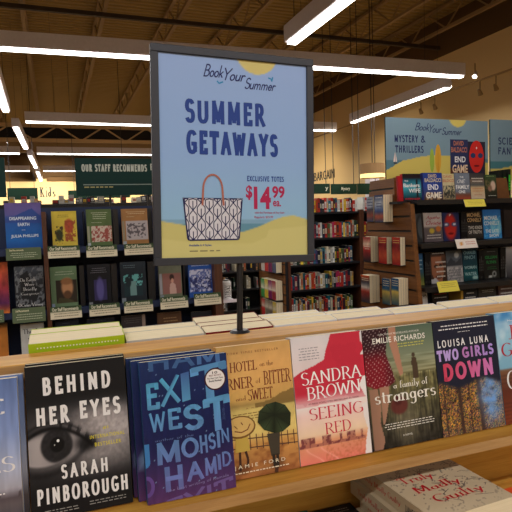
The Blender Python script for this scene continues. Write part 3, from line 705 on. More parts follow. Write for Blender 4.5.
def d_str(s):
    W = C3(234, 230, 220)
    s.text('USA TODAY BESTSELLING AUTHOR', .22, .045, .80, .06, W, 0); s.text('EMILIE RICHARDS', .13, .078, .88, .125, W, .012, spacing=1.1)
    s.blurb(.45, .145, .86, .19, 2, C3(200, 196, 90), 9)
    s.serif('a family of', .36, .455, .86, .53, W, .12); s.serif('strangers', .09, .535, .96, .665, W, .13)
    s.blurb(.18, .80, .9, .86, 3, W, 8); s.text('A NOVEL', .43, .905, .57, .92, W, 0)
hero('novel', 'green beach novel with a woman in a dotted red dress, on the ledge', .3105, .449, 0, .197, .02, p_str, d_str, nx=100, ny=150, spine=C3(70, 30, 36))
# --- Two Girls Down
def p_two(U, V):
    n = noise(U, V, 34, 50, 51, 3); n2 = noise(U, V, 14, 20, 52, 2)
    dk = C3(30, 32, 50)
    pal = np.stack([C3(84, 66, 70), C3(206, 150, 60), C3(80, 92, 50), C3(160, 96, 70), C3(36, 30, 34)])
    idx = ((n*16).astype(int)) % 5; f = pal[idx]*(.75+.5*n2)[..., None]
    f = mixc(f, C3(90, 80, 84), (V > .93)*.4*n)
    for cx, w in ((.08, .012), (.32, .03), (.64, .036), (.47, .008)): f = mixc(f, C3(62, 42, 38), np.exp(-((U-cx-.03*(V-.8))/w)**4)*.9)
    f = mixc(f, C3(110, 160, 226), np.clip(inell(U, V, .82, .72, .17, .20, .8)*(.3+n2), 0, 1)*.95)
    t = sm(V+.03*(noise(U, V, 10, 1, 55)-.5)+.03*np.cos(U*9), .545, .60)
    return mixc(np.broadcast_to(dk, f.shape), f, t)
def d_two(s):
    W = C3(232, 230, 232)
    s.blurb(.08, .045, .88, .105, 2, W, 12); s.blurb(.38, .112, .58, .125, 1, W)
    s.block('LOUISA LUNA', .05, .17, .87, .235, W, .17, gap=.35)
    cg = lambda u, v: C3(196, 100, 150)*(1-u)+C3(170, 150, 226)*u if v < .37 else C3(206, 60, 84)*(1-u)+C3(206, 130, 200)*u
    s.block('TWO', .02, .255, .36, .355, lambda u, v: C3(186, 158, 220), .26); s.block('GIRLS', .42, .25, .94, .35, cg, .26)
    s.block('DOWN', .10, .375, .90, .53, cg, .27)
hero('novel', 'dark novel with pink and violet letters over an autumn forest, on the ledge', .4505, .585, 0, .1985, .016, p_two, d_two, nx=100, ny=150, spine=C3(24, 24, 36))
# --- far right, cut by the frame
def p_jo(U, V):
    n = noise(U, V, 5, 8, 61)
    c = base(U, (0, C3(60, 130, 190)), (.2, C3(150, 196, 220)), (.5, C3(120, 170, 196)), (.52, C3(120, 84, 60)), (.7, C3(92, 46, 34)), (1, C3(130, 60, 36)))(V)
    c = mixc(c, C3(228, 236, 240), (V < .5)*np.clip(n-.45, 0, 1)*2.2); st = (np.sin(V*180) > .6)*(V > .55); return mixc(c, C3(60, 30, 24), st*.35)
def d_jo(s):
    s.text('New York Times', .22, .07, .7, .085, C3(240, 240, 240)); s.blurb(.3, .10, .7, .115, 1, WH, 2)
    s.serif('JO', .20, .12, .50, .25, C3(190, 50, 60), .13); s.serif('GRE', .06, .275, .60, .40, C3(176, 44, 60), .13)
    s.serif('CA', .10, .53, .46, .70, WH, .14); s.serif('IS', .20, .75, .48, .93, WH, .14)
hero('novel', 'blue sky and brown novel at the right end of the ledge, cut by the frame', .5865, .72, 0, .2, .02, p_jo, d_jo, nx=40, ny=60, spine=C3(110, 150, 180))
# --- far left, cut by the frame
def p_left(U, V):
    n = noise(U, V, 40, 4, 71, 3)
    c = base(U, (0, C3(96, 118, 170)), (.35, C3(128, 148, 196)), (.6, C3(170, 178, 204)), (.74, C3(160, 158, 170)), (.80, C3(84, 74, 80)), (.84, C3(96, 88, 92)), (1, C3(62, 62, 74)))(V)
    c = c*(.86+.28*n)[..., None]; return mixc(c, C3(60, 48, 50), (V > .76)*(V < .8)*(noise(U, V, 20, 2, 7) > .5)*.8)
def d_left(s):
    s.blurb(.35, .06, .78, .09, 1, WH, 2); s.serif('E', .74, .13, .88, .235, WH, .13); s.serif('ES', .70, .52, .95, .625, WH, .12); s.blurb(.7, .76, .85, .79, 1, WH)
hero('novel', 'pale blue novel at the left end of the ledge, cut by the frame', -.348, -.2125, -.006, .190, .016, p_left, d_left, nx=50, ny=60, spine=C3(150, 160, 190))
hero('novel', 'pale blue novel at left end of the ledge, rear copy showing its page edge', -.344, -.2065, .0106, .190, .013, p_left, None, nx=6, ny=6, spine=C3(190, 190, 200))

# --- copies leaning on the far side of the rail: only tops show
def rear_pile(a0, a1, h, n, t, cover, what, dots=False):
    h0 = h
    for k in range(n):
        h = h0+(.0045 if k == 0 and 'red' in what else 0)
        c, s_ = math.cos(LR), math.sin(LR)
        top = .139+(n-1-k)*t/c                        # rear face of copy k at its top
        b = top+t/c+h*s_
        loc = fF((a0+a1)/2, b+0, ZLG); rot = (R(-10), 0, PH+math.pi)
        def det(sh): pass
        e = book('leaning_book', '%s, %s' % (what, 'copy touching the rail' if k == n-1 else 'copy farthest from the rail' if k == 0 else 'middle copy'), a1-a0, h, t-.0006, lambda U, V: cover, loc+np.array([0, 0, t*s_+.0005]), rot, nx=2, ny=2, spine=cover, group=None)
        if dots and k == n-1:
            m = MB(); i = 0; x = -(a1-a0)/2+.01
            while x < (a1-a0)/2-.012: m.box(x, x+.002, t-.0006, t-.0001, h-.009, h-.0072, C3(240, 240, 214)); x += .0048
            m.build('dotted_trim', M_PRINT, e)
rear_pile(-.205, -.061, .211, 2, .044, C3(164, 190, 34), 'lime green thick paperback showing its page tops', True)
rear_pile(-.058, .072, .2, 2, .040, C3(190, 186, 180), 'pale paperback just right of the lime green ones')
rear_pile(.0745, .198, .2, 3, .034, C3(120, 24, 30), 'dark red edged book beside the poster pole')
rear_pile(.2005, .326, .2, 3, .030, C3(222, 222, 226), 'white paperback right of the poster pole')
rear_pile(.328, .450, .2, 2, .030, C3(196, 190, 196), 'cream topped paperback in front of the spine shelves')
rear_pile(.452, .575, .199, 2, .022, C3(214, 214, 222), 'cream topped paperback in front of the slatwall panel')
rear_pile(.578, .705, .2, 1, .036, C3(206, 206, 214), 'grey white paperback below the fourth thriller shelf')
rear_pile(.708, .84, .2, 1, .036, C3(226, 226, 230), 'white paperback at the right frame edge')

# --- books lying on the table below the ledge
FL = (R(-90), 0, PH)
class SpineSheet(Sheet):
    def __init__(s, mb, w, h, t): super().__init__(mb, h, t); s.hw = w/2; s.hh = h; s.t = t
    def P(s, p, k): return np.column_stack([np.full(len(p), -s.hw-.0003-k*.0002), p[:, 1]*s.t, s.hh*(1-p[:, 0])])
def p_truly(U, V):
    c = np.broadcast_to(C3(192, 174, 144), U.shape+(3,)).copy(); n = noise(U, V, 12, 16, 81, 3); d = np.abs(n-.5+.15*np.sin(U*9+V*6))
    band = inell(U, V, .5, .6, .6, .34, .6); return mixc(c, C3(98, 88, 84), (d < .018)*band*.9)
def d_truly(s):
    Rr = C3(190, 34, 44)
    s.serif('Truly', .15, .41, .56, .53, Rr, .13); s.serif('Madly', .17, .57, .74, .69, Rr, .13); s.serif('Guilty', .24, .73, .84, .86, Rr, .13)
    rr = random.Random(4)
    for k in range(34):
        x, y = rr.uniform(.1, .98), rr.uniform(.3, .9); s.strokes([[(x, y), (x+rr.uniform(-.08, .08), y+rr.uniform(-.04, .04)), (x+rr.uniform(-.12, .12), y+rr.uniform(-.05, .05))]], .006, C3(90, 82, 80), 1.4)
    s.text('LIANE MORIARTY', .06, .08, .94, .15, C3(60, 55, 55), .01)
    q = SpineSheet(s.mb, s.w, s.h, .0285); q.serif('Truly Madly Guilty', .12, .3, .62, .72, Rr, .12); q.text('LIANE MORIARTY', .68, .3, .95, .72, C3(70, 66, 66), .01)
for k, (da, db, z) in enumerate(((0, 0, 1.115), (-.012, .004, 1.086), (.004, 0, 1.057), (-.006, .002, 1.028))):
    loc = fF(.410+da, -.122+db, z)
    book('lying_book', 'cream paperback with red serif letters, %s of the stack under the ledge' % ['topmost', 'second from the top', 'third from the top', 'bottom one'][k], .155, .205, .028, p_truly, loc, (R(-90), 0, PH+R(3 if k == 0 else 1.5)), nx=60 if k == 0 else 4, ny=80 if k == 0 else 4, spine=C3(190, 174, 146), detail=d_truly)
def p_teal(U, V): n = noise(U, V, 6, 8, 5); return base(U, (0, C3(40, 96, 92)), (1, C3(30, 84, 100)))(V)*(.85+.3*n)[..., None]
def d_teal(s):
    s.marker('Beautiful', .0, .08, .92, .27, lambda u, v: C3(196, 180, 130), .13, .03, slant=.2); s.marker('Ruins', .4, .33, .98, .50, lambda u, v: C3(196, 180, 130), .13, .03, slant=.2)
book('lying_book', 'teal paperback with gold lettering lying flat under the ledge', .135, .2, .029, p_teal, fF(.170, -.092, 1.03), FL, spine=C3(30, 70, 70), detail=d_teal)
book('lying_book', 'black paperback lying flat between the teal book and the cream stack', .08, .2, .029, lambda U, V: C3(26, 28, 30), fF(.281, -.10, 1.03), FL, spine=C3(20, 20, 22), detail=lambda s: s.blurb(.15, .06, .85, .13, 2, C3(150, 150, 140), 3))
book('lying_book', 'black paperback lying flat left of the teal one', .14, .2, .029, lambda U, V: C3(28, 28, 30), fF(.028, -.10, 1.03), FL, spine=C3(20, 20, 22))
def p_org(U, V): return mixc(np.broadcast_to(C3(206, 204, 200), U.shape+(3,)), C3(222, 84, 40), (V < .09)*(U < .62)*1.)
book('lying_book', 'pale grey book with an orange corner, right of the cream stack', .135, .2, .029, p_org, fF(.575, -.252, 1.085), FL, spine=C3(200, 198, 196))
book('lying_book', 'pale grey book underneath the one with an orange corner', .135, .2, .029, p_org, fF(.573, -.25, 1.0555), FL, spine=C3(200, 198, 196))
book('lying_book', 'pale grey book at the bottom of the pile right of the cream stack', .135, .2, .0245, p_org, fF(.575, -.25, 1.0255), FL, spine=C3(190, 188, 186))

# ================================================================== POSTER ON A POLE
SG = empty('poster_stand', (.287, .858, ZR), (0, 0, 0)); tag(SG, 'framed SUMMER GETAWAYS poster on a black pole standing on the oak rail', 'sign')
m = MB(); m.tube([(0, 0, .004), (.006, .003, .135)], .0052, 12); m.build('pole', M_POLE, SG)
MB().lathe([(0, .0045), (.014, .004), (.018, 0), (0, 0)], 20).build('base_flange', M_POLE, SG)
PW, PHt = .283, .354
F = empty('sign_frame', (.2925-.287, 0, 1.656-ZR), (0, 0, 0)); F.parent = SG
F.rotation_mode = 'XYZ'; F.rotation_euler = (R(-.8), R(1.674), R(-1.5))
fw = .0125
m = MB()
m.box(-PW/2, PW/2, -.004, .006, PHt/2-fw, PHt/2).box(-PW/2, PW/2, -.004, .006, -PHt/2, -PHt/2+fw)
m.box(-PW/2, -PW/2+fw, -.004, .006, -PHt/2+fw, PHt/2-fw).box(PW/2-fw, PW/2, -.004, .006, -PHt/2+fw, PHt/2-fw)
m.box(-PW/2+.001, PW/2-.001, .0045, .0065, -PHt/2+.001, PHt/2-.001)
fr = m.build('frame_moulding', M_METAL, F, .0012)
m = MB(); w, h = PW-2*fw, PHt-2*fw
m.box(-w/2, w/2, .0005, .003, -h/2, h/2, C3(150, 176, 214))
s = Sheet(m, w, h, 0, -h/2, eps=.00025)
def p_sum(U, V):
    c = base(U, (0, C3(152, 180, 230)), (.5, C3(146, 180, 228)), (.78, C3(146, 188, 222)))(V)
    c = mixc(c, C3(128, 168, 196), (V > .812)*1.); c = mixc(c, C3(98, 146, 168), (V > .835)*1.)
    sl = np.interp(U, [0, .15, .3, .45, .55, .65, .75, .83, .9, 1], [.818, .838, .87, .885, .872, .848, .815, .795, .79, .81])
    c = mixc(c, C3(200, 192, 122), sm(V, sl-.003, sl+.003))
    sl2 = np.interp(U, [0, .2, .4, .6, .7, .72, 1], [.9, .92, .93, .93, .90, .86, .84]); c = mixc(c, C3(208, 200, 132), sm(V, sl2, sl2+.01)*.8*(V > sl+.02))
    return mixc(c, C3(212, 198, 126), inell(U, V, .647, -.04, .143, .106, .02))
s.paint(p_sum, 110, 140)
NB = C3(40, 68, 146); CR = C3(176, 38, 84); SB = C3(36, 42, 104)
s.script('Book', .285, .035, .42, .10, SB, .115); s.script('Your', .425, .045, .57, .11, SB, .115); s.script('Summer', .56, .085, .78, .145, SB, .115)
s.strokes([[(.375, .115), (.388, .128), (.40, .122), (.415, .118)], [(.725, .078), (.745, .082), (.75, .095), (.757, .072)]], .009, C3(50, 140, 196), 1.3)
s.block('SUMMER', .163, .213, .705, .333, NB, .20); s.block('GETAWAYS', .168, .366, .79, .486, NB, .20)
s.block('EXCLUSIVE TOTES', .57, .586, .83, .614, NB, .17)
s.text('$', .56, .635, .605, .71, CR, .03); s.text('14', .615, .64, .735, .757, CR, .04); s.text('99', .745, .636, .835, .70, CR, .03); s.text('ea.', .75, .713, .808, .743, CR, .02)
s.text('with the Purchase of Any Item', .618, .77, .832, .784, CR, .01); s.text('Regularly $25.99', .618, .793, .75, .808, CR, .01)
s.text('Available in 4 Styles.', .175, .934, .325, .948, NB, .02); s.blurb(.175, .966, .38, .985, 1, C3(130, 124, 90))
# tote: white body with a leafy trellis, tan handles
s.up(); BD = C3(36, 38, 84)
s.polys([np.array([(.138, .702), (.538, .702), (.515, .905), (.50, .917), (.18, .917), (.163, .905)])], C3(60, 60, 104)); s.up()
s.polys([np.array([(.142, .705), (.534, .705), (.511, .903), (.498, .913), (.183, .913), (.167, .903)])], C3(216, 214, 222)); s.up()
paths = []
for i in range(-1, 8):
    cx = .150+i*.0335*1.6
    for j in range(5):
        y0 = .65+j*.076+(.038 if i % 2 else 0)
        w = .0268*1.0
        paths.append([(cx, y0), (cx+w*.95, y0+.024), (cx+w*.95, y0+.052), (cx, y0+.076)])
        paths.append([(cx, y0), (cx-w*.95, y0+.024), (cx-w*.95, y0+.052), (cx, y0+.076)])
        paths.append([(cx, y0+.03), (cx, y0+.076)])
body = lambda v: (.142+.025*(v-.705)/.2, .534-.023*(v-.705)/.2)
cl = [[(min(max(x, body(min(max(y, .707), .912))[0]+.002), body(min(max(y, .707), .912))[1]-.002), min(max(y, .707), .912)) for x, y in p] for p in paths]
s.strokes(cl, .0062, BD, 1.3); s.up()
tan = C3(176, 108, 92)
s.strokes([arc(.336, .66, .064, .075, 180, 360, 14)], .012, tan, 1.3)
s.strokes([[(.272, .66), (.266, .74)], [(.40, .66), (.406, .74)]], .013, tan, 1.3)
m.build('poster', M_PRINT, F)

# ================================================================== small covers
def pc(stops, blobs=(), nz=.15, seed=1):
    def f(U, V):
        c = base(U, *[(a, C3(*q)) for a, q in stops])(V)
        c = c*(1-nz/2+nz*noise(U, V, 5, 7, seed))[..., None]
        for b in blobs:
            k = b[0]
            if k == 'e': c = mixc(c, C3(*b[5]), inell(U, V, b[1], b[2], b[3], b[4], .25))
            elif k == 'r': c = mixc(c, C3(*b[5]), ((U > b[1]) & (V > b[2]) & (U < b[3]) & (V < b[4]))*1.)
            elif k == 'n': c = mixc(c, C3(*b[5]), ((U > b[1]) & (V > b[2]) & (U < b[3]) & (V < b[4]))*(noise(U, V, 15, 20, b[6] if len(b) > 6 else 3) > .52)*.9)
            elif k == 'p': c = mixc(c, C3(*b[2]), inpoly(U, V, b[1]))
        return c
    return f
def T(*items):
    """items: (text, u0, v0, u1, v1, rgb[, kind])"""
    def d(s):
        for it in items:
            t, a, b, c, e, col = it[:6]; k = it[6] if len(it) > 6 else 'b'
            if k == 's': s.serif(t, a, b, c, e, C3(*col), .14)
            elif k == 'c': s.script(t, a, b, c, e, C3(*col), .11)
            elif k == 'x': s.blurb(a, b, c, e, t, C3(*col), int(a*100+b*37))
            else: s.text(t, a, b, c, e, C3(*col), .025)
    return d
def shelf_book(label, u0, vt, u1, Y, zs, paint, detail=None, t=.03, spine=(40, 40, 45), lean=6, hard=True, group=None, nx=20, ny=30, dyaw=0, dz=0):
    zt = onY((u0+u1)/2, vt, Y)[2]; h = (zt-zs)/math.cos(R(lean)); vm = vt+3
    x0, x1 = onY(u0, vm, Y)[0], onY(u1, vm, Y)[0]
    return book('book', label, x1-x0-.001, h, t, paint, ((x0+x1)/2, Y, zs+t*math.sin(R(lean))+.0008+dz), (R(-lean), 0, R(dyaw)), nx, ny, C3(*spine), hard=hard, detail=detail, group=group)
def card(name, label, u0, v0, u1, v1, Y, paint, detail, tilt=-12, group=None, mat=None, cat='label'):
    a = onY(u0, v0, Y); b = onY(u1, v1, Y); w, h = b[0]-a[0], a[2]-b[2]
    m = MB(); m.box(-w/2, w/2, 0, .002, -h, 0, C3(200, 200, 190)); s = Sheet(m, w, h, 0, -h); s.paint(paint, 8, 8)
    if detail: detail(s)
    o = m.build(name, M_MATTE); o.location = ((a[0]+b[0])/2, Y, a[2]); o.rotation_euler = (R(tilt), 0, 0)
    return tag(o, label, cat, group)

# ================================================================== STAFF BOOKCASE (left)
YS_ = 3.1
zs1 = onY(100, 246.2, YS_)[2]; zs2 = onY(100, 306, YS_)[2]; zs3 = zs2-(zs1-zs2)
bx1 = onY(221.5, 290, YS_)[0]; bxl = -.95; dv0, dv1 = onY(44, 260, YS_)[0], onY(48.3, 260, YS_)[0]; ep0 = onY(213.5, 285, YS_)[0]
ztop = onY(100, 207, YS_+.3)[2]
bc = empty('bookcase', (0, YS_, 0)); tag(bc, 'dark navy backed staff picks bookcase behind the table at left', 'bookcase')
MB().box(bxl, ep0, .27, .30, 0, ztop).build('back_panel', M_NAVY, bc)
for k, z in enumerate((zs1, zs2, zs3, zs3-.33, .1)):
    MB().box(bxl, ep0, -.005, .27, z-.022, z).box(bxl, ep0, -.012, -.005, z-.03, z+.004).build('shelf', M_NAVY if k else M_NAVY, bc)
MB().box(ep0, bx1, -.03, .30, 0, ztop).build('end_panel', M_WALNUTZ, bc)
MB().box(dv0, dv1, -.035, .269, 0, onY(44, 212, YS_)[2]).build('divider', M_WALNUTZ, bc)
MB().box(bxl-.03, bxl, -.03, .30, 0, ztop).build('end_panel', M_WALNUTZ, bc)
for (u0, u1, v0, v1, z) in ((84, 86, 211, 246, zs1), (113, 120, 209, 245, zs1), (149, 154, 208, 243, zs1), (79, 86, 266, 306, zs2), (111, 119, 264, 304, zs2), (148, 157, 262, 300, zs2), (184, 187, 262, 296, zs2)):
    a = onY(u0, v0, YS_+.03); b = onY(u1, v1, YS_+.03); MB().box(a[0], b[0], .06, .268, z+.0005, a[2]).build('book_stop', M_BLACK, bc)
MB().box(bx1+.0005, bx1+.11, .02, .14, zs2-.05, zs2-.042).box(bx1+.0005, bx1+.11, .02, .0215, zs2-.042, zs2-.03).build('side_shelf', M_HOUS, bc)
# bottle on the little side shelf
b0 = onY(222, 290, YS_+.08)[0]; b1 = onY(231, 290, YS_+.08)[0]; r = (b1-b0)/2; zb = zs2-.0415; hb = onY(226, 279.5, YS_+.08)[2]-zb
e = empty('drink_bottle', (max((b0+b1)/2, bx1+r+.004), YS_+.08, zb)); tag(e, 'white bottle with black script beside the right end of the staff bookcase', 'bottle')
m = MB(); m.lathe([(0, 0), (r*.95, 0), (r, .01), (r, hb*.86), (r*.8, hb*.93), (r*.6, hb*.94)], 20, col=C3(222, 222, 220))
rr = random.Random(3)
for k in range(7):
    z = hb*(.2+.085*k); pts = [(-r*1.01*math.sin(a)*1, -r*1.01*math.cos(a), z+rr.uniform(-.006, .006)) for a in np.linspace(-.7, .7, 7)]
    m.tube(pts, .0016, 5, C3(30, 30, 34))
m.build('body', M_PRINT, e); MB().lathe([(r*.6, hb*.94), (r*.62, hb), (0, hb)], 16, col=C3(120, 120, 118)).build('cap', M_PRINT, e)

GT = C3(84, 104, 74); CRM = (214, 206, 180)
STAFF = [
 (3.8, 203, 40.5, 1, 'blue hardcover with a purple sky, top staff shelf at far left', pc([(0, (104, 88, 150)), (.25, (96, 92, 160)), (.35, (40, 84, 160)), (.8, (28, 100, 180)), (1, (24, 76, 150))], [('p', [(0, .35), (.3, .27), (.5, .2), (.75, .12), (1, .3), (1, .45), (0, .42)], (48, 76, 150))]), T(('DISAPPEARING', .12, .30, .86, .37, (206, 222, 236)), ('EARTH', .34, .43, .66, .50, (206, 222, 236)), ('x', .42, .58, .56, .59, (200, 210, 230)), ('JULIA PHILLIPS', .14, .68, .9, .76, (206, 222, 236))), (40, 70, 130)),
 (51, 211.5, 76.3, 1, 'yellow paperback with red dancing figures on the top staff shelf', pc([(0, (206, 184, 66)), (1, (214, 190, 74))], [('e', .68, .42, .18, .2, (176, 76, 50)), ('n', .5, .25, .95, .85, (150, 70, 44), 4), ('e', .28, .66, .14, .16, (52, 62, 36)), ('n', .1, .4, .45, .9, (60, 50, 30), 6), ('r', 0, .93, .14, 1, (150, 140, 120))]), T((2, .2, .1, .7, .2, (110, 90, 40), 'x')), (190, 165, 60)),
 (86, 209.5, 111.3, 1, 'green paperback with a pale floral painting on the top staff shelf', pc([(0, (84, 104, 62)), (1, (86, 108, 66))], [('r', .16, .45, .98, .89, (200, 184, 170)), ('n', .16, .45, .98, .89, (150, 66, 60), 8), ('r', 0, .45, .1, .9, (150, 150, 130)), ('r', .0, .9, .13, 1, (170, 180, 190))]), T((4, .18, .09, .85, .3, (190, 196, 170), 'x'), (1, .18, .36, .6, .39, (200, 200, 180), 'x')), (100, 110, 76)),
 (121.3, 209, 147.6, 1, 'tan paperback with a grey flower drawing on the top staff shelf', pc([(0, (160, 116, 72)), (1, (156, 112, 66))], [('r', .14, .34, .98, .88, (176, 168, 172)), ('n', .2, .4, .9, .82, (84, 78, 84), 12), ('r', 0, .34, .1, .9, (140, 130, 110)), ('r', 0, .9, .14, 1, (150, 160, 170))]), T((2, .16, .08, .9, .18, (210, 190, 150), 'x'), (1, .16, .22, .5, .25, (210, 190, 150), 'x')), (150, 108, 66)),
 (153, 209, 178, 1, 'dark purple book on the top staff shelf beside the poster edge', pc([(0, (46, 36, 60)), (1, (60, 50, 84))]), T((2, .1, .1, .8, .2, (160, 150, 170), 'x')), (40, 30, 50)),
 (-16, 263, 7.2, 2, 'orange and purple book cut by the left frame edge, second shelf', pc([(0, (190, 90, 40)), (.5, (150, 50, 60)), (.8, (96, 40, 90)), (1, (200, 110, 40))], nz=.6), None, (120, 60, 40)),
 (13.5, 266.5, 43.3, 2, 'black and grey mottled novel with pale serif letters on the second staff shelf', pc([(0, (70, 76, 86)), (.4, (48, 50, 56)), (1, (26, 28, 32))], [('n', 0, 0, 1, .9, (110, 114, 120), 5), ('p', [(.2, .2), (.45, .1), (.6, .4), (.9, .5), (.7, .8), (.2, .7)], (30, 32, 36))]), T(('On Earth', .18, .26, .72, .34, (200, 200, 200), 's'), ('Were', .32, .37, .66, .44, (200, 200, 200), 's'), ('Briefly', .28, .47, .74, .56, (190, 190, 190), 's'), ('Gorgeous', .2, .58, .82, .66, (180, 180, 180), 's'), ('Ocean Vuong', .08, .82, .92, .91, (200, 200, 200), 's')), (30, 30, 34)),
 (49.5, 267, 76.5, 2, 'pale green paperback with a bearded man portrait on the second staff shelf', pc([(0, (106, 134, 100)), (1, (104, 130, 98))], [('r', .2, .33, .99, .87, (48, 40, 32)), ('e', .62, .5, .22, .22, (186, 136, 96)), ('e', .62, .68, .15, .1, (96, 66, 44)), ('e', .6, .36, .22, .08, (150, 106, 70)), ('p', [(.2, .87), (.3, .74), (.55, .76), (.75, .8), (.9, .87)], (70, 66, 44)), ('r', .0, .88, .12, 1, (150, 170, 200))]), T((2, .15, .12, .9, .24, (180, 196, 170), 'x')), (110, 136, 104)),
 (87, 264.8, 110.3, 2, 'black paperback with a violet glow on the second staff shelf', pc([(0, (24, 24, 30)), (1, (18, 18, 24))], [('r', .25, .38, .8, .88, (52, 46, 92)), ('e', .52, .6, .16, .28, (86, 80, 140)), ('r', 0, .9, .16, 1, (120, 124, 130))]), T((3, .12, .09, .85, .24, (110, 110, 120), 'x')), (24, 24, 28)),
 (120, 262.2, 145.8, 2, 'dark teal paperback with a stormy stone tower on the second staff shelf', pc([(0, (34, 44, 54)), (1, (28, 36, 44))], [('r', .12, .32, .86, .85, (26, 48, 56)), ('n', .1, .3, .86, .6, (110, 190, 190), 9), ('r', .36, .48, .6, .82, (104, 140, 140)), ('e', .3, .5, .1, .12, (26, 40, 46)), ('r', 0, .88, .16, 1, (120, 130, 140))]), T((2, .1, .08, .6, .18, (100, 120, 130), 'x')), (24, 30, 36)),
 (158.7, 265.5, 181.6, 2, 'grey green paperback with a rose portrait of a woman on the second staff shelf', pc([(0, (108, 112, 96)), (1, (100, 108, 84))], [('r', .14, .24, .96, .84, (140, 96, 90)), ('e', .56, .36, .1, .09, (60, 40, 38)), ('e', .58, .46, .06, .07, (200, 150, 130)), ('p', [(.44, .84), (.46, .56), (.58, .5), (.72, .58), (.74, .84)], (196, 160, 150)), ('r', 0, .24, .12, .84, (150, 150, 160)), ('r', 0, .86, .16, 1, (120, 130, 140))]), None, (110, 110, 100)),
 (188.5, 264, 212, 2, 'bright blue paperback with a blue and white crowd photo on the second staff shelf', pc([(0, (36, 80, 160)), (1, (38, 84, 166))], [('r', .03, .18, .97, .84, (98, 110, 170)), ('n', .03, .18, .97, .84, (200, 204, 226), 14), ('n', .03, .4, .97, .84, (40, 46, 100), 24)]), T((1, .1, .05, .9, .1, (200, 210, 230), 'x')), (30, 60, 120)),
 (-20, 325, 7, 3, 'yellow brown book at the left frame edge, third shelf', pc([(0, (60, 50, 30)), (.1, (190, 120, 50)), (1, (180, 110, 50))]), None, (150, 100, 50)),
 (20, 324.5, 44, 3, 'white book with dark letters and a green spine on the third staff shelf', pc([(0, (196, 200, 198)), (1, (190, 190, 190))]), T(('The Art', .1, .1, .95, .2, (40, 40, 44), 's'), ('of', .3, .25, .5, .32, (40, 40, 44), 's')), (20, 84, 60)),
 (55, 321, 79, 3, 'navy book showing only its top on the third staff shelf, below the portrait', pc([(0, (28, 34, 54)), (1, (24, 30, 50))]), T((1, .3, .06, .6, .09, (90, 100, 130), 'x')), (24, 28, 44)),
 (87, 319, 115, 3, 'very dark blue book on the third staff shelf, below the violet glow cover', pc([(0, (26, 32, 48)), (1, (24, 28, 40))]), T((1, .2, .05, .7, .09, (80, 90, 110), 'x')), (24, 28, 40)),
 (121.5, 316, 146, 3, 'dark book with a pale right edge on the third staff shelf', pc([(0, (52, 46, 48)), (1, (40, 36, 40))], [('r', .86, 0, 1, 1, (140, 124, 116))]), T((3, .1, .06, .8, .2, (90, 84, 84), 'x')), (40, 36, 38)),
 (157.5, 313, 182, 3, 'brown book with faint lettering on the third staff shelf, below the rose portrait', pc([(0, (84, 58, 38)), (1, (76, 52, 36))]), T((2, .2, .12, .85, .26, (150, 120, 84), 'x')), (60, 44, 32)),
 (191.5, 312, 212.5, 3, 'black book on the third staff shelf next to the brown end panel', pc([(0, (30, 32, 38)), (1, (26, 28, 34))]), None, (24, 26, 30)),
]
for (u0, vt, u1, row, lab, p, d, sp) in STAFF:
    shelf_book(lab, u0, vt, u1, YS_+.012, (zs1, zs2, zs3)[row-1], p, d, t=.018, spine=sp, lean=4, hard=False, nx=44, ny=60)
def staff_card(u0, v0, u1, v1, lab, long=False):
    def p(U, V): return mixc(np.broadcast_to(C3(62, 80, 54), U.shape+(3,)), C3(*CRM), (V > .42)*1.) if not long else np.broadcast_to(C3(88, 102, 76), U.shape+(3,))
    def d(s):
        if long: s.text('Staff Recommends', .1, .12, .5, .26, C3(220, 214, 180), .02); s.blurb(.1, .42, .9, .9, 3, C3(180, 186, 160), int(u0)); return
        s.text('Our Staff Recommends', .06, .08, .9, .36, C3(226, 222, 196), .02); s.blurb(.06, .55, .95, .95, 2, C3(120, 112, 90), int(u0))
    card('shelf_talker', lab, u0, v0, u1, v1, YS_-.047, p, d, -10)
for a in ((5.6, 248.5, 41.5, 259, 'green staff note under the blue hardcover with purple sky', True), (47.5, 246.5, 80, 257, 'green and cream staff note under the yellow paperback'), (86, 245.8, 117.4, 256, 'green and cream staff note under the green floral paperback'),
          (124, 244.2, 154.5, 253.8, 'green and cream staff note under the tan paperback'), (-14, 311, 4.5, 322, 'green staff note cut by the left frame edge', True), (12, 309, 46, 320.6, 'green staff note under the black and grey mottled novel', True),
          (50, 307.5, 82, 317, 'green and cream staff note under the bearded portrait'), (89, 304.8, 120, 313.8, 'green and cream staff note under the violet glow cover'), (123.8, 301.6, 153, 310.6, 'green and cream staff note under the stone tower cover'),
          (160, 297.5, 188, 307, 'green and cream staff note under the rose portrait'), (193.7, 294, 221, 303.5, 'green and cream staff note under the bright blue paperback')):
    staff_card(*a)
# header signs over the staff bookcase
def header(label, u0, v0, u1, v1, Y, paint, detail, posts, zfoot, name='header_sign', mat=M_GREEN, thick=.02, nx=4, ny=4):
    a = onY(u0, v0, Y); b = onY(u1, v1, Y); w, h = b[0]-a[0], a[2]-b[2]
    e = empty(name, ((a[0]+b[0])/2, Y, b[2])); tag(e, label, 'sign')
    m = MB(); m.box(-w/2, w/2, 0, thick, 0, h, C3(24, 50, 48)); s = Sheet(m, w, h, 0, 0, eps=.0006); s.paint(paint, nx, ny)
    if detail: detail(s)
    m.build('sign_panel', M_MATTE, e)
    for px in posts: MB().bar((px*w, thick+.012, zfoot-b[2]+.001), (px*w, thick+.012, h*.6), .014).build('post', M_POLE, e)
    return e
pg = pc([(0, (26, 58, 56)), (1, (26, 54, 52))], nz=.05)
def d_staff(s):
    s.block('OUR STAFF RECOMMENDS', .07, .16, .82, .36, C3(196, 204, 196), .19); s.text('B', .862, .14, .90, .32, C3(196, 204, 196), .03)
    s.strokes([[(.08, .71), (1, .71)]], .006, C3(140, 156, 150), .25); s.blurb(.085, .76, .42, .86, 1, C3(180, 170, 120))
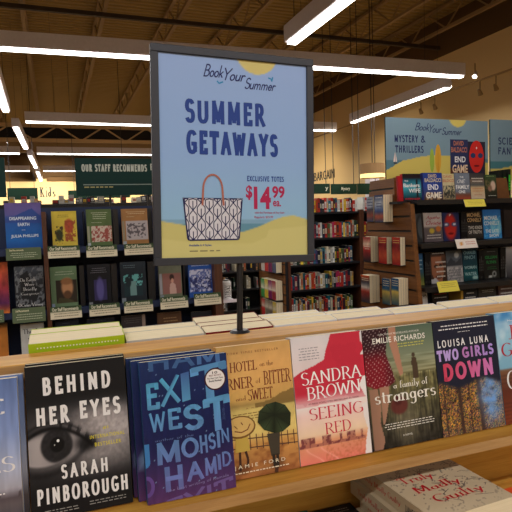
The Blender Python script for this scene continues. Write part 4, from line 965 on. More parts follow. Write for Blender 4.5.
header('dark green OUR STAFF RECOMMENDS sign above the bookcase', 74.5, 158, 163, 194.5, 3.37, pg, d_staff, (-.12, .33), ztop)
header('dark green sign edge at the left frame border above the bookcase', -60, 157, 6.5, 197, 3.37, pc([(0, (26, 58, 56)), (1, (26, 54, 52))], [('r', 0, .94, 1, 1, (120, 124, 120))]), None, (-.1, .1), ztop)

# ================================================================== BOOKCASES OF SPINES (centre, behind)
PAL = [(176, 52, 44), (196, 90, 44), (46, 84, 110), (206, 196, 170), (214, 176, 60), (40, 44, 60), (120, 40, 52), (90, 110, 70), (150, 150, 146), (28, 96, 110), (210, 210, 204), (160, 40, 80), (54, 46, 44), (70, 66, 110), (190, 140, 90), (36, 60, 44)]
CN = ['red', 'orange', 'steel blue', 'cream', 'yellow', 'navy', 'maroon', 'olive green', 'grey', 'teal', 'white', 'crimson', 'dark brown', 'violet', 'tan', 'dark green']
ORD = ['first', 'second', 'third', 'fourth', 'fifth', 'sixth', 'seventh', 'eighth', 'ninth', 'tenth', 'eleventh', 'twelfth', 'thirteenth', 'fourteenth', 'fifteenth', 'sixteenth', 'seventeenth', 'eighteenth', 'nineteenth', 'twentieth', '21st', '22nd', '23rd', '24th', '25th', '26th', '27th', '28th', '29th', '30th']
def row_of_spines(x0, x1, Y, z, hmin, hmax, where, group, seed, pal=None, tmin=.018, tmax=.036, gap=.0, depth=.13, seq=None):
    rnd = random.Random(seed); x = x0; n = 0; run = None
    while x < x1-tmin and n < 30:
        t = rnd.uniform(tmin, tmax); t = min(t, x1-x)
        k = seq[n % len(seq)] if seq else rnd.choice(pal or range(len(PAL)))
        if rnd.random() < gap: x += rnd.uniform(.03, .12); continue
        h = rnd.uniform(hmin, hmax); c = np.clip(C3(*PAL[k])*rnd.uniform(.75, 1.1), 0, 1)
        c2 = C3(*PAL[rnd.choice((3, 10, 10, 4, 5, 0))])
        spine_book('%s spine, %s from the left on %s' % (CN[k], ORD[n], where), x+t/2, Y+rnd.uniform(0, .012), z+.0006, t-.0008, h, depth, c, group, c2, rnd=rnd)
        x += t; n += 1
def open_case(name, label, x0, x1, Y, depth, zs, ztop, mat_side, mat_shelf, lip=.022, back=M_BLACK, endslat=False):
    e = empty(name, (0, Y, 0)); tag(e, label, 'bookcase')
    MB().box(x0+.03, x1-.03, depth-.02, depth, 0, ztop).build('back_panel', back, e)
    MB().box(x0, x0+.03, -.01, depth, 0, ztop).build('side_panel', mat_side, e); MB().box(x1-.03, x1, -.01, depth, 0, ztop).build('side_panel', mat_side, e)
    for z in zs: MB().box(x0+.0305, x1-.0305, -.008, depth-.021, z-lip, z).build('shelf', mat_shelf, e)
    return e
YM = 5.5
mx0 = onY(288.5, 290, YM)[0]; mx1 = onY(362, 260, YM)[0]
mz = [onY(330, v, YM)[2] for v in (212, 237.5, 263, 287.5, 312)]
mc = open_case('bookcase', 'black shelved bookcase full of coloured spines right of the poster', mx0, mx1, YM, .26, mz+[mz[-1]-.27], mz[0]+.02, M_WALNUTZ, M_BLACK)
names5 = ['the top of the spine bookcase', 'the second shelf of the spine bookcase', 'the third shelf of the spine bookcase', 'the fourth shelf of the spine bookcase', 'the fifth shelf of the spine bookcase']
seqs = [[4, 1, 0, 5, 12, 0, 10, 9, 0, 12, 2, 10, 0, 10], [6, 2, 0, 10, 5, 0, 7, 3, 11, 0, 1, 0, 2, 4, 8, 14, 9, 1, 3, 15, 12], [3, 8, 10, 15, 12, 4, 7, 7, 6, 5, 11, 2, 13, 5, 8, 9, 10, 3], [0, 2, 6, 5, 3, 14, 9, 0, 0, 10, 1, 0, 3, 8, 10, 3, 9, 5, 4, 8, 5, 11, 11, 0], [0, 9, 3, 12, 14, 2, 5, 1, 6, 7, 4, 15, 7, 6, 3, 14, 0]]
for k in range(5):
    xa = (onY(314, 210, YM)[0] if k < 2 else mx0+.035)
    row_of_spines(xa, mx1-.035, YM+.0, mz[k], .15 if k else .13, min(.195, mz[k-1]-mz[k]-.045) if k else .165, names5[k], 'spines in the bookcase right of the poster', 40+k, seq=seqs[k])
# slatwall end of that bookcase with faced-out piles
def slat_panel(e, x0, x1, yf, yb, z0, z1, pitch, mat, face):
    """boards with dark grooves; yf/yb give the near / far edge at height z; face = side of the boards"""
    m = MB(); z = z0
    while z < z1-.01:
        t = min(z+pitch-.016, z1); 
        m.add([(x0, yf(z), z), (x0, yb(z), z), (x1, yb(z), z), (x1, yf(z), z), (x0, yf(t), t), (x0, yb(t), t), (x1, yb(t), t), (x1, yf(t), t)], [(3, 2, 1, 0), (4, 5, 6, 7), (0, 1, 5, 4), (1, 2, 6, 5), (2, 3, 7, 6), (3, 0, 4, 7)]); z += pitch
    m.build('slat_boards', mat, e)
YE = YM-.0
se = empty('slatwall_panel', (mx0-.045, YE, 0)); tag(se, 'brown slatwall end of the spine bookcase, just below the poster corner', 'slatwall panel')
zt_e = mz[0]-.02
MB().box(.012, .044, 0, .8, 0, zt_e).build('core', M_BLACK, se)
slat_panel(se, 0, .0115, lambda z: 0, lambda z: .8, .02, zt_e, .115, M_WALNUT, 0)
def pile(label, xw, yn, w, z, h, t, n, cols, detail=None, tt=None):
    """n books deep hung on a slatwall whose face is at x = xw; nearest edge at y = yn"""
    for k in range(n):
        x = xw-.002-(k+1)*t
        last = k == n-1
        nm = ['rear', 'second', 'third', 'fourth'][k] if not last else 'front'
        book('hung_book', label+(', front copy' if last else ', %s from wall' % ['nearest', 'second', 'third', 'fourth'][k]), w, h, t-.0006, cols if callable(cols) else pc([(0, cols), (1, cols)]), (x, yn+w/2, z), (0, 0, R(-90)), 14, 18, C3(60, 60, 60), back=C3(200, 198, 196), detail=detail if last else None)
    # wire rest under the pile
    return xw-.002-n*t
xe = mx0-.045
yy = YE+.06
zc1 = onX(283, 300, xe)[2]; hc = onX(283, 281, xe)[2]-zc1
MIDC = [((150, 50, 60), 'maroon'), ((120, 34, 90), 'magenta'), ((206, 180, 60), 'yellow'), ((60, 140, 70), 'green')]
for k, (c, nm) in enumerate(MIDC):
    pile('%s paperback hung in the middle row below the poster corner' % nm, xe, yy+k*.118, .108, zc1, hc, .028, 3, pc([(0, c), (.5, (220, 210, 190)), (.6, c), (1, c)]))
zc2 = zc1-.025-hc*.94
for k, (c, nm) in enumerate((((200, 170, 60), 'yellow'), ((110, 96, 84), 'grey brown'), ((120, 110, 96), 'grey'), ((176, 40, 40), 'red'))):
    pile('%s paperback hung in the low row below the poster corner' % nm, xe, yy+k*.118, .108, zc2, hc*.94, .028, 3, pc([(0, c), (.4, (200, 190, 170)), (.55, c), (1, c)]))
zc3 = onX(284, 273, xe)[2]
for k, (c, nm) in enumerate((((90, 96, 120), 'blue grey'), ((120, 50, 90), 'purple'), ((190, 60, 60), 'red'), ((200, 190, 180), 'white'))):
    pile('%s paperback hung in the row half hidden by the poster' % nm, xe, yy+k*.118, .108, zc3, hc, .024, 3, pc([(0, c), (.4, (200, 190, 170)), (.55, c), (1, c)]))
for zz, th in ((zc1, .086), (zc2, .086), (zc3, .074)):
    o = MB().box(-th, 0, 0, .47, -.006, -.001).build('rack_lip', M_POLE); o.parent = se; o.location = (xe-se.location.x-.001, .05, zz)

# adjoining shelves further right, mostly behind the slatwall stand
c2x = onY(392, 260, YM)[0]
open_case('bookcase', 'narrow part of a bookcase between the spines and the brown slatwall stand', mx1+.002, c2x, YM, .26, [mz[0], mz[1], mz[2], mz[3]], mz[0]+.02, M_WALNUTZ, M_BLACK)
row_of_spines(mx1+.036, c2x-.04, YM, mz[0], .15, .17, 'the top of the narrow bookcase', 'spines by the slatwall stand', 61, seq=[10, 0, 10, 9, 8, 0])
row_of_spines(mx1+.036, c2x-.04, YM, mz[1], .15, .17, 'the second shelf of the narrow bookcase', 'spines by the slatwall stand', 62, seq=[0, 6, 10])
row_of_spines(mx1+.036, c2x-.04, YM, mz[2], .15, .17, 'the third shelf of the narrow bookcase', 'spines by the slatwall stand', 63, seq=[7, 2, 9])

# dim shelves seen left of the pole foot
YL = 6.9
lx0, lx1 = onY(215, 290, YL)[0], onY(266, 290, YL)[0]
lz = [onY(250, v, YL)[2] for v in (270.5, 288.5, 309)]
open_case('bookcase', 'dim bookcase seen left and right of the poster pole foot', lx0, lx1, YL, .26, lz+[lz[-1]-.28], lz[0]+.3, M_BLACK, M_BLACK)
for k in range(3): row_of_spines(lx0+.04, lx1-.04, YL, lz[k], .13, .19, 'the %s shelf of the dim bookcase' % ORD[k], 'spines in the dim bookcase by the pole', 70+k, [12, 5, 15, 14, 3, 6, 12, 8], gap=.3)

# far row behind the staff bookcase
YF = 6.4
fx0, fx1 = onY(-30, 205, YF)[0], onY(215, 205, YF)[0]; fz = onY(100, 203.2, YF)[2]
fc = open_case('bookcase', 'long dark bookcase behind the staff bookcase with books on its top', fx0, fx1, YF, .4, [fz-.02, fz-.36, fz-.7], fz-.03, M_BLACK, M_BLACK)
MB().box(fx0, fx1, -.014, .4, fz-.018, fz).build('top_board', M_BLACK, fc)
row_of_spines(onY(-8, 203, YF)[0], onY(75, 203, YF)[0], YF, fz, .04, .10, 'top of the long bookcase, left group', 'small books on top of the long bookcase, left group', 81, [8, 3, 10, 12, 14, 0, 8], gap=.25, tmin=.03, tmax=.07)
row_of_spines(onY(76, 203, YF)[0], onY(160, 203, YF)[0], YF, fz, .04, .10, 'top of the long bookcase, right group', 'small books on top of the long bookcase, right group', 82, [8, 3, 10, 12, 8, 5], gap=.2, tmin=.03, tmax=.07)
# green hanging aisle signs
def hang(label, u0, v0, u1, v1, Y, text=None, tb=(.1, .3, .9, .7)):
    a = onY(u0, v0, Y); b = onY(u1, v1, Y); w, h = b[0]-a[0], a[2]-b[2]
    e = empty('aisle_sign', ((a[0]+b[0])/2, Y, b[2])); tag(e, label, 'sign')
    m = MB(); m.box(-w/2, w/2, 0, .04, 0, h, C3(28, 56, 44)); s = Sheet(m, w, h, 0, 0, eps=.001); s.paint(pc([(0, (30, 60, 46)), (1, (28, 54, 42))]), 2, 2)
    if text: s.text(text, *tb, C3(220, 220, 200), .02)
    m.build('sign_panel', M_MATTE, e)
    for q in (-.4, .4): MB().bar((q*w, .02, h), (q*w, .02, ZC-b[2]-.001), .01).build('rod', M_POLE, e)
hang('dark green aisle sign with a blank face left of the kids lettering', 7, 188, 38, 199.5, 13)
hang('long dark green aisle sign right of the kids lettering', 68, 190.5, 130, 197.5, 13)
hang('dark green aisle sign cut by the poster right edge', 296, 184, 330, 193.5, 9, 'y', (.86, .35, .95, .75))
hang('dark green Mystery aisle sign above the spine bookcase', 331.5, 184, 357, 193.8, 9, 'Mystery', (.38, .3, .72, .72))
hang('dark green blank aisle sign left of the drum lamp', 358, 183.5, 378, 194, 9)
# square column
ca = onY(370.5, 180, 9.3); cb = onY(379, 180, 9.3)
struct('trim_6', MB().box(ca[0], cb[0], 9.3, 9.3+.2, 0, ca[2]+.05), M_HOUS)

# ================================================================== THRILLERS STAND (right)
XS = 2.64
def yfr(z): return 3.735 if z > 1.662 else 3.53-(1.64-z)*.115
def ysh(z): return yfr(min(z-.03, 1.64))
def ybk(z): return 4.10+(1.87-z)*.17
td = empty('display_stand', (0, 0, 0)); td.location = (XS, 0, 0); tag(td, 'tapered stand of black shelves with a brown slatwall end, at right', 'display stand')
ZT = 1.865; XR = 5.6-XS
mc_ = MB()
def side_prism(m, x0, x1, pts): m.prism([(x0, y, z) for y, z in pts], (x1-x0, 0, 0))
side_prism(mc_, .013, .034, [(yfr(0)+.01, 0), (ybk(0)-.01, 0), (ybk(ZT)-.01, ZT-.01), (yfr(ZT)+.012, ZT-.01), (yfr(1.68)+.012, 1.68), (yfr(1.68)+.012, 1.645), (yfr(1.645)+.01, 1.645)])
mc_.build('core', M_BLACK, td)
slat_panel(td, 0, .012, lambda z: yfr(z)+.02, lambda z: ybk(z)-.001, .02, ZT, .118, M_WALNUT, 0)
mt = MB()
side_prism(mt, -.002, .036, [(yfr(0), 0), (yfr(0)+.02, 0), (yfr(1.64)+.0195, 1.643), (yfr(1.64), 1.643)])
side_prism(mt, -.002, .036, [(yfr(1.67), 1.67), (yfr(1.67)+.02, 1.67), (yfr(ZT)+.02, ZT+.004), (yfr(ZT), ZT+.004)])
mt.build('edge_trim', M_WALNUT, td)
sz = [1.668, 1.325, 0.979, .67, .30]
MB().box(.04, XR, 3.90, 3.92, 0, 1.69).build('back_panel', M_NAVY, td)
for z in sz:
    m = MB().box(.04, XR, ysh(z)-.03, 3.898, z-.02, z).box(.04, XR, ysh(z)-.04, ysh(z)-.031, z-.036, z+.003)
    if z == sz[0]: m.box(-.058, .0395, 3.628, 3.73, z-.02, z)
    m.build('shelf', M_BLACK, td)
TH = [  # u0, vtop, u1, row, label, paint, detail, spine, thickness
 (398.5, 176, 403, 0, 'red book edge at the left end of the top thriller shelf', pc([(0, (176, 30, 40)), (1, (160, 26, 36))]), None, (170, 30, 40), .02),
 (403.5, 174, 421.7, 0, 'black and teal hardcover beside the red edge on the top thriller shelf', pc([(0, (30, 20, 28)), (.15, (34, 22, 30)), (.22, (24, 84, 104)), (.5, (70, 170, 190)), (.8, (24, 90, 104)), (1, (24, 26, 34))], [('r', .70, .22, .82, .9, (20, 24, 30))]), T(('THE', .1, .24, .3, .30, (230, 230, 230)), ('Bankers', .03, .36, .92, .50, (230, 232, 232)), ('WIFE', .30, .55, .95, .70, (230, 232, 232)), ('CRISTINA ALGER', .08, .9, .9, .96, (200, 40, 50))), (190, 30, 44), .05),
 (424, 173, 443.2, 0, 'bright blue hardcover with big white letters on the top thriller shelf', pc([(0, (40, 62, 140)), (.5, (44, 70, 150)), (.75, (60, 66, 110)), (1, (90, 56, 40))], [('n', .1, .7, 1, 1, (190, 150, 110), 3)]), T(('DAVID', .28, .05, .72, .18, (210, 190, 150)), ('BALDACCI', .08, .2, .95, .34, (210, 196, 160)), ('END', .22, .42, .78, .62, (236, 236, 240)), ('GAME', .1, .7, .92, .93, (236, 226, 210))), (30, 50, 130), .05),
 (443.6, 174, 455.3, 0, 'narrow cream hardcover right of the bright blue one on the top thriller shelf', pc([(0, (206, 190, 140)), (.5, (196, 184, 150)), (1, (150, 130, 96))], [('n', 0, .45, 1, .95, (60, 66, 60), 5)]), T(('DAVID', .1, .06, .85, .16, (190, 120, 90)), ('BALDACCI', .02, .2, .95, .32, (190, 110, 84)), ('MAN', .06, .68, .92, .9, (50, 50, 50))), (190, 170, 130), .04),
 (455.8, 173.3, 470.8, 0, 'slate grey hardcover with white hand lettering on the top thriller shelf', pc([(0, (116, 126, 142)), (.7, (110, 116, 130)), (.82, (120, 76, 60)), (1, (170, 70, 50))]), T(('THE', .34, .12, .6, .18, (230, 230, 230)), ('ONE', .15, .24, .7, .38, (232, 232, 232), 'c'), ('FAMILY', .05, .45, .95, .60, (232, 232, 232)), ('ONE', .22, .65, .66, .76, (232, 232, 232))), (90, 96, 110), .04),
 (471.2, 173.5, 485.2, 0, 'cream thriller with a dark band on top shelf, right of the grey one', pc([(0, (60, 56, 60)), (.2, (70, 66, 68)), (.28, (130, 110, 96)), (.45, (80, 84, 84)), (.55, (200, 170, 130)), (1, (206, 186, 160))]), T((2, .05, .18, .95, .4, (220, 214, 200), 'x'), (2, .08, .58, .92, .76, (190, 120, 80), 'x'), (1, .2, .82, .8, .88, (170, 60, 60), 'x')), (60, 50, 50), .04),
 (486, 175, 497.5, 0, 'dark green paperback with a pale figure on the top thriller shelf', pc([(0, (54, 78, 50)), (.3, (60, 70, 44)), (1, (36, 34, 30))], [('e', .68, .45, .22, .2, (206, 180, 160)), ('e', .4, .55, .18, .14, (150, 110, 90)), ('n', 0, .2, .5, .6, (110, 100, 70), 7)]), T((1, .1, .05, .85, .12, (150, 170, 110), 'x'), (1, .2, .85, .9, .93, (180, 180, 170), 'x')), (40, 60, 40), .04),
 (412.8, 214, 422.5, 1, 'dark book with a pale curved line, far left of the second thriller shelf', pc([(0, (70, 76, 82)), (.4, (90, 98, 104)), (1, (44, 46, 50))], [('e', .9, .5, .5, .44, (30, 32, 36)), ('e', .96, .5, .42, .38, (84, 90, 96))]), None, (40, 42, 46), .03),
 (424.5, 213.2, 443, 1, 'grey hardcover with red script and yellow teacup on the second thriller shelf', pc([(0, (196, 186, 184)), (.46, (200, 190, 188)), (.52, (110, 100, 104)), (1, (100, 90, 96))], [('e', .42, .62, .14, .09, (206, 180, 70)), ('e', .78, .56, .14, .1, (206, 120, 60))]), T(('Agatha', .12, .1, .9, .25, (176, 40, 66), 'c'), ('Christie', .12, .27, .95, .42, (176, 40, 66), 'c'), (2, .1, .76, .9, .95, (220, 216, 210), 'x')), (120, 110, 110), .04),
 (443.5, 213, 460.2, 1, 'navy book with a red face on the second thriller shelf', pc([(0, (40, 52, 100)), (1, (36, 46, 92))], [('e', .46, .5, .36, .46, (206, 50, 42)), ('e', .22, .42, .18, .08, (60, 80, 130)), ('e', .70, .42, .18, .08, (60, 80, 130)), ('e', .22, .42, .09, .04, (220, 220, 230)), ('e', .70, .42, .09, .04, (220, 220, 230)), ('e', .46, .74, .16, .04, (120, 20, 24)), ('p', [(.40, .05), (.46, .12), (.52, .05)], (240, 230, 225))], nz=.05), None, (40, 40, 80), .035),
 (467.6, 211.5, 483.4, 1, 'black hardcover with tan capitals on the second thriller shelf', pc([(0, (34, 32, 34)), (.5, (40, 38, 40)), (.75, (70, 66, 64)), (1, (30, 30, 32))]), T(('MICHAEL', .05, .06, .9, .2, (206, 170, 120)), ('CONNELLY', .05, .24, .95, .38, (206, 170, 120)), ('TWO KINDS', .08, .52, .95, .64, (210, 206, 200)), ('OF TRUTH', .08, .68, .9, .8, (210, 206, 200))), (24, 24, 26), .035),
 (484, 209.8, 502, 1, 'glowing bright blue hardcover on the second thriller shelf', pc([(0, (40, 110, 190)), (.5, (70, 150, 220)), (1, (40, 130, 210))], [('e', .7, .6, .3, .3, (130, 210, 240)), ('n', 0, .2, 1, 1, (90, 180, 236), 6)]), T(('MICHAEL', .08, .22, .84, .36, (220, 236, 244)), ('CONNELLY', .05, .40, .9, .54, (220, 236, 244)), ('THE LATE', .1, .68, .84, .8, (226, 240, 246)), ('SHOW', .3, .84, .84, .95, (226, 240, 246))), (24, 60, 120), .035),
 (505.5, 210, 524, 1, 'dark book at the right frame edge on the second thriller shelf', pc([(0, (50, 44, 46)), (1, (40, 34, 36))]), None, (70, 60, 60), .035),
 (416, 254, 424.2, 2, 'blue and green book at the left of the third thriller shelf', pc([(0, (40, 90, 140)), (.6, (50, 90, 110)), (.8, (90, 110, 60)), (1, (140, 140, 70))]), T((3, .1, .2, .9, .6, (150, 190, 210), 'x')), (30, 60, 90), .03),
 (431.3, 252.5, 447, 2, 'book with a close-up man face on the third thriller shelf', pc([(0, (30, 28, 32)), (.15, (96, 66, 54)), (1, (60, 44, 40))], [('p', [(.1, .15), (.7, .15), (.85, .6), (.7, .95), (.3, 1), (.1, .7)], (160, 104, 78)), ('e', .35, .45, .12, .05, (40, 28, 26)), ('e', .65, .42, .1, .05, (40, 28, 26)), ('e', .5, .78, .2, .06, (90, 50, 44)), ('p', [(0, .85), (.3, .82), (.6, 1), (0, 1)], (190, 190, 196))], nz=.4), T((1, .1, .03, .95, .12, (220, 220, 220), 'x'), (4, .3, .3, .98, .9, (220, 214, 206), 'x')), (20, 20, 22), .03),
 (447.6, 251, 463.4, 2, 'grey and white snowy cover on the third thriller shelf', pc([(0, (78, 86, 98)), (.45, (96, 104, 114)), (.55, (190, 190, 194)), (1, (170, 170, 176))], [('p', [(0, .4), (.3, .22), (.6, .38), (1, .2), (1, .5), (0, .5)], (60, 66, 76)), ('e', .66, .15, .15, .09, (190, 200, 210)), ('n', 0, .5, 1, 1, (130, 132, 140), 8)]), T((4, .1, .6, .9, .95, (110, 112, 120), 'x')), (80, 84, 92), .03),
 (463.9, 250, 478.3, 2, 'dark teal novel with pale capitals on the third thriller shelf', pc([(0, (26, 56, 74)), (.5, (24, 70, 84)), (.8, (20, 96, 104)), (1, (20, 60, 70))], [('e', .8, .9, .2, .06, (150, 190, 190))]), T(('CHARLES', .08, .05, .92, .15, (120, 160, 170)), ('FINCH', .14, .19, .86, .31, (120, 160, 170)), ('WOMAN', .08, .52, .92, .62, (150, 190, 196)), ('WATER', .08, .72, .92, .83, (150, 190, 196))), (20, 50, 60), .03),
 (484.4, 248.8, 499.8, 2, 'black book with green lettering on the third thriller shelf', pc([(0, (28, 30, 30)), (1, (30, 32, 32))], [('e', .66, .84, .14, .1, (150, 156, 156)), ('e', .66, .84, .07, .05, (30, 32, 32)), ('e', .4, .92, .12, .04, (190, 196, 196))]), T(('GILLIAN', .12, .24, .9, .34, (40, 130, 70)), ('FLYNN', .2, .40, .82, .50, (40, 130, 70)), (2, .2, .6, .84, .72, (40, 110, 64), 'x'), (1, .2, .1, .9, .14, (120, 120, 120), 'x')), (20, 22, 22), .03),
 (506.5, 247, 522, 2, 'white and grey book at the right frame edge on the third thriller shelf', pc([(0, (180, 180, 184)), (.5, (120, 122, 128)), (1, (60, 60, 66))]), None, (190, 190, 190), .03),
 (418.7, 292.5, 428.8, 3, 'white book with black letters at the left of the fourth thriller shelf', pc([(0, (60, 60, 62)), (.03, (196, 196, 198)), (1, (190, 190, 192))]), T(('THA', .1, .06, .95, .16, (60, 60, 64))), (180, 180, 180), .03),
 (433.5, 292.5, 449.5, 3, 'black book with red and white lettering on the fourth thriller shelf', pc([(0, (34, 30, 32)), (1, (28, 26, 28))]), T((1, .1, .06, .9, .14, (150, 40, 44), 'x'), (1, .1, .18, .9, .26, (190, 186, 186), 'x')), (24, 22, 24), .03),
 (464, 290.3, 479, 3, 'black book with heavy white lettering on the fourth thriller shelf', pc([(0, (36, 40, 50)), (1, (24, 26, 30))]), T((1, .2, .1, .85, .24, (206, 206, 206), 'x'), (1, .06, .25, .95, .39, (206, 206, 206), 'x')), (24, 26, 30), .03),
 (480, 288.2, 497.5, 3, 'charcoal book with pale script on the fourth thriller shelf', pc([(0, (60, 58, 56)), (1, (40, 40, 40))]), T((2, .15, .08, .9, .2, (180, 180, 176), 'x')), (40, 40, 40), .03),
 (500, 285.5, 520, 3, 'reddish grey book at the right frame edge on the fourth thriller shelf', pc([(0, (96, 76, 76)), (1, (84, 60, 62))], nz=.4), T((2, .1, .1, .9, .4, (206, 206, 206), 'x')), (70, 50, 50), .03),
]
for (u0, vt, u1, r_, lab, p, d, sp, t) in TH:
    z = sz[r_]; shelf_book(lab, u0, vt, u1, 3.64 if r_ == 0 else ysh(z)+.115, z, p, d, min(t, .034), sp, lean=5)
# piles of spines / page edges standing between the faced-out titles
for (u0, u1, vt, r_, n, col, what) in ((460.8, 467.2, 212, 1, 4, (26, 26, 30), 'black spines just right of the red face cover'), (424.6, 431, 253, 2, 4, (24, 24, 28), 'black spines left of the man face cover'),
                                      (500.2, 506.2, 247.5, 2, 3, (24, 24, 26), 'black spines right of the green lettered book'), (460.5, 463.6, 291, 3, 1, (190, 150, 60), 'thin yellow spine on the fourth thriller shelf'), (478.6, 484, 250, 2, 3, (22, 22, 24), 'black spines left of the green lettered book')):
    z = sz[r_]; Y = ysh(z)+.125; xa = onY(u0, vt+5, Y)[0]+.004; xb = onY(u1, vt+5, Y)[0]-.004; zt_ = onY((u0+u1)/2, vt, Y)[2]; t = (xb-xa)/n
    for k in range(n):
        spine_book('%s%s' % (what, '' if n == 1 else ', %s from the left' % ORD[k]), xa+t*(k+.5), Y, z+.0006, t-.001, zt_-z, .15, C3(*col), None if n == 1 else what, C3(110, 110, 112)*.6)
def p_yel(U, V): return np.broadcast_to(C3(222, 208, 84), U.shape+(3,))
card('price_card', 'yellow card on the edge of the top thriller shelf', 463.5, 199.6, 484, 207, ysh(sz[0])-.048, p_yel, lambda s: s.blurb(.1, .2, .9, .8, 3, C3(160, 146, 70), 3), -22)
card('price_card', 'white card with a gold square under the second thriller shelf', 454.8, 239.5, 475.5, 248, ysh(sz[1])-.048, lambda U, V: mixc(np.broadcast_to(C3(224, 214, 206), U.shape+(3,)), C3(206, 140, 40), ((U > .15) & (U < .36) & (V > .3) & (V < .75))*1.), lambda s: s.blurb(.45, .3, .92, .75, 2, C3(190, 90, 80), 3), -22)
card('price_card', 'yellow card on the edge of the third thriller shelf', 436.5, 282, 457, 291, ysh(sz[2])-.048, p_yel, lambda s: s.blurb(.1, .2, .9, .7, 3, C3(160, 146, 70), 4), -22)
# cardboard stand-up and green lettered books at the right end of the top shelf
z = sz[0]; Y = 3.65
a = onY(497.5, 177.5, Y); b = onY(509.5, 178, Y)
e = shelf_book('kraft cardboard back of a leaning book, right end of top thriller shelf', 498, 178, 510, Y, z, pc([(0, (116, 76, 46)), (1, (106, 68, 40))]), None, .02, (120, 80, 50), 12, hard=False)
for k in range(3):
    xx = onY(499+k*4.6, 180, Y+.07)[0]; zt_ = onY(505, 170.5+k*-.6, Y+.07)[2]
    spine_book('black book with bright green lettering behind the cardboard, %s from left' % ORD[k], xx, Y+.055, z+.0006, .03, zt_-z, .12, C3(24, 30, 26), 'green lettered books', C3(60, 200, 60))
# header signs of the stand
def p_mys(U, V):
    c = base(U, (0, C3(124, 150, 166)), (.75, C3(118, 146, 162)))(V); c = mixc(c, C3(84, 124, 140), (V > .69)*(U < .4)*1.)
    sl = np.interp(U, [0, .15, .35, .55, .7, .85, 1], [.86, .70, .62, .60, .64, .70, .72]); c = mixc(c, C3(84, 124, 140), (V > .66)*(U > .75)*1.); c = mixc(c, C3(206, 188, 98), (V > sl)*1.)
    c = mixc(c, C3(214, 196, 104), inell(U, V, .69, -.02, .083, .14, .03)); return c
def d_mys(s):
    N = C3(36, 44, 92)
    s.script('Book', .27, .07, .41, .20, N, .1); s.script('Your', .41, .09, .53, .23, N, .1); s.script('Summer', .53, .13, .73, .26, N, .1)
    s.block('MYSTERY', .08, .28, .30, .40, N, .17); s.block('&', .325, .28, .37, .40, N, .17); s.block('THRILLERS', .085, .45, .35, .57, N, .17)
    s.polys([np.array([(.065, .73), (.10, .73), (.095, .75), (.07, .75)])], C3(60, 50, 60)); s.polys([np.array([(.082, .55), (.065, .72), (.082, .72)]), np.array([(.086, .56), (.086, .72), (.10, .72)])], C3(224, 206, 200))
    s.ell(.43, .69, .022, .20, C3(150, 176, 70), 24); s.ell(.49, .66, .03, .24, C3(214, 162, 56), 24); s.strokes([[(.49, .43), (.49, .89)]], .003, C3(190, 130, 40), .6)
    s.up(); s.polys([np.array([(.61, .33), (.79, .33), (.79, .96), (.61, .96)])], C3(46, 52, 92)); s.polys([np.array([(.79, .36), (.97, .36), (.97, 1.02), (.79, 1.02)])], C3(44, 40, 60)); s.up()
    s.polys([np.array([(.61, .82), (.79, .82), (.79, .96), (.61, .96)])], C3(90, 50, 40))
    s.text('DAVID', .645, .355, .745, .435, C3(190, 120, 90), .02); s.text('BALDACCI', .62, .46, .78, .55, C3(190, 120, 90), .02); s.text('END', .655, .62, .765, .72, C3(226, 226, 230), .03); s.text('GAME', .63, .76, .785, .90, C3(226, 200, 170), .03)
    s.ell(.878, .62, .076, .28, C3(206, 46, 40), 26); s.up(); s.ell(.842, .60, .026, .045, C3(50, 60, 100)); s.ell(.918, .60, .026, .045, C3(50, 60, 100)); s.ell(.878, .78, .03, .016, C3(110, 20, 26))
    s.ell(.878, .47, .006, .02, C3(230, 220, 220))
header('blue and sand MYSTERY & THRILLERS sign on top of the stand', 385.3, 117, 488, 178.5, 3.87, p_mys, d_mys, (), 1.66, thick=.015, nx=90, ny=60)
def p_sci(U, V):
    c = base(U, (0, C3(124, 150, 166)), (.75, C3(118, 146, 162)))(V); c = mixc(c, C3(70, 120, 130), (V > .68)*1.)
    sl = np.interp(U, [0, .1, .2, .35, .6, 1], [.80, .80, .76, .70, .64, .66]); return mixc(c, C3(206, 188, 98), (V > sl)*1.)
def d_sci(s):
    N = C3(36, 44, 92); s.block('SCIENCE FICTION', .07, .29, .58, .41, N, .17); s.block('FANTASY', .07, .455, .34, .575, N, .17)
header('blue and sand SCIENCE FANTASY sign cut by the right frame edge', 490.2, 119.3, 594, 179.5, 3.87, p_sci, d_sci, (), 1.66, thick=.015, nx=50, ny=40)
# hung piles on the slatwall end
def hp(label, ul, ur, vt, vb, us, paint, detail, n=4):
    """cover spans ul..ur, page edges ur..us at the near side"""
    q = onX(us, vb, XS-.002); yn = q[1]; xc = onY(ur, vb, yn)[0]; t = (XS-.002-xc)/n
    w = onX(ul, vb, xc)[1]-yn; w = max(.09, min(w, .16)); h = onX(ur, vt, xc)[2]-q[2]; zb = onX(ur, vb, xc)[2]; h = onX(ur, vt, xc)[2]-zb
    pile(label, XS, yn, w, zb, h, t, n, paint, detail)
    o = MB().box(-(XS-xc)+.004, 0, -.0, w, -.006, -.0015).build('rack_lip', M_POLE); o.parent = td; o.location = (-.003, yn, zb)
zd = pc([(0, (150, 160, 176)), (.4, (170, 176, 190)), (.5, (60, 60, 80)), (.75, (150, 70, 50)), (1, (70, 76, 110))], nz=.4)
hp('grey blue paperback, top row left of the slatwall end', 367, 373.5, 196.6, 221.5, 374.5, zd, T((3, .1, .08, .9, .45, (50, 60, 110), 'x')), 2)
hp('blue and white paperback, top row right of the slatwall end', 374.8, 383.5, 194.5, 222, 393, pc([(0, (40, 60, 110)), (.3, (190, 196, 206)), (.6, (60, 84, 140)), (.8, (190, 90, 60)), (1, (60, 70, 100))], nz=.4), T((1, .1, .08, .9, .2, (230, 230, 230), 'x'), (2, .15, .3, .85, .5, (40, 50, 100), 'x')))
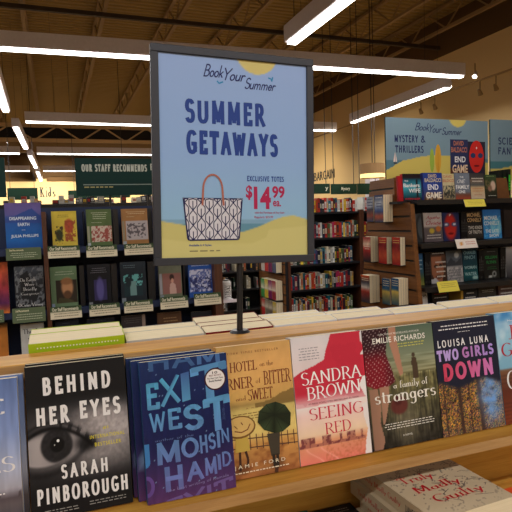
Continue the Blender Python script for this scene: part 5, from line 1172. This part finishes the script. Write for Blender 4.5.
hp('red and black paperback, middle row left of the slatwall end', 363.5, 371, 237, 262, 378.5, pc([(0, (150, 40, 36)), (.3, (216, 196, 170)), (.5, (170, 40, 36)), (1, (40, 34, 40))], nz=.4), T((2, .1, .38, .9, .56, (230, 220, 200), 'x')), 3)
hp('red and gold paperback, middle row centre of the slatwall end', 378.9, 387, 237.5, 264, 392, pc([(0, (196, 60, 40)), (.3, (120, 26, 30)), (.7, (190, 80, 50)), (1, (150, 30, 30))], nz=.4), T((2, .1, .1, .9, .26, (226, 190, 110), 'x')), 2)
hp('red and gold paperback, middle row right of the slatwall end', 392.5, 400.5, 237.5, 265.5, 405.5, pc([(0, (196, 60, 40)), (.3, (120, 26, 30)), (.7, (190, 80, 50)), (1, (150, 30, 30))], nz=.4), T((2, .1, .1, .9, .26, (226, 190, 110), 'x')), 2)
hp('orange black paperback, bottom row left of the slatwall end', 361.5, 370, 276, 303, 380, pc([(0, (206, 84, 40)), (.25, (60, 60, 70)), (.45, (190, 180, 170)), (.6, (150, 50, 40)), (1, (50, 50, 60))], nz=.4), T((2, .1, .1, .9, .24, (236, 220, 190), 'x')), 3)
hp('blue and yellow paperback, bottom row centre of the slatwall end', 382.5, 390, 279.3, 305, 391.5, pc([(0, (30, 74, 120)), (.4, (40, 90, 130)), (.5, (206, 180, 90)), (1, (60, 90, 110))], nz=.3), T((3, .1, .08, .9, .34, (230, 220, 170), 'x')), 1)
hp('blue and yellow paperback, bottom row right of the slatwall end', 391.8, 399, 279, 305.5, 408.5, pc([(0, (30, 74, 120)), (.4, (40, 90, 130)), (.5, (206, 180, 90)), (1, (60, 90, 110))], nz=.3), T((3, .1, .08, .9, .34, (230, 220, 170), 'x')), 4)
S.view_settings.view_transform = 'Standard'; S.view_settings.look = 'None'; S.view_settings.gamma = 1; S.view_settings.use_curve_mapping = False
S.view_settings.exposure = 0.0
w = bpy.data.worlds.new('world'); S.world = w; w.use_nodes = True
w.node_tree.nodes['Background'].inputs[0].default_value = (1, .9, .78, 1); w.node_tree.nodes['Background'].inputs[1].default_value = .05
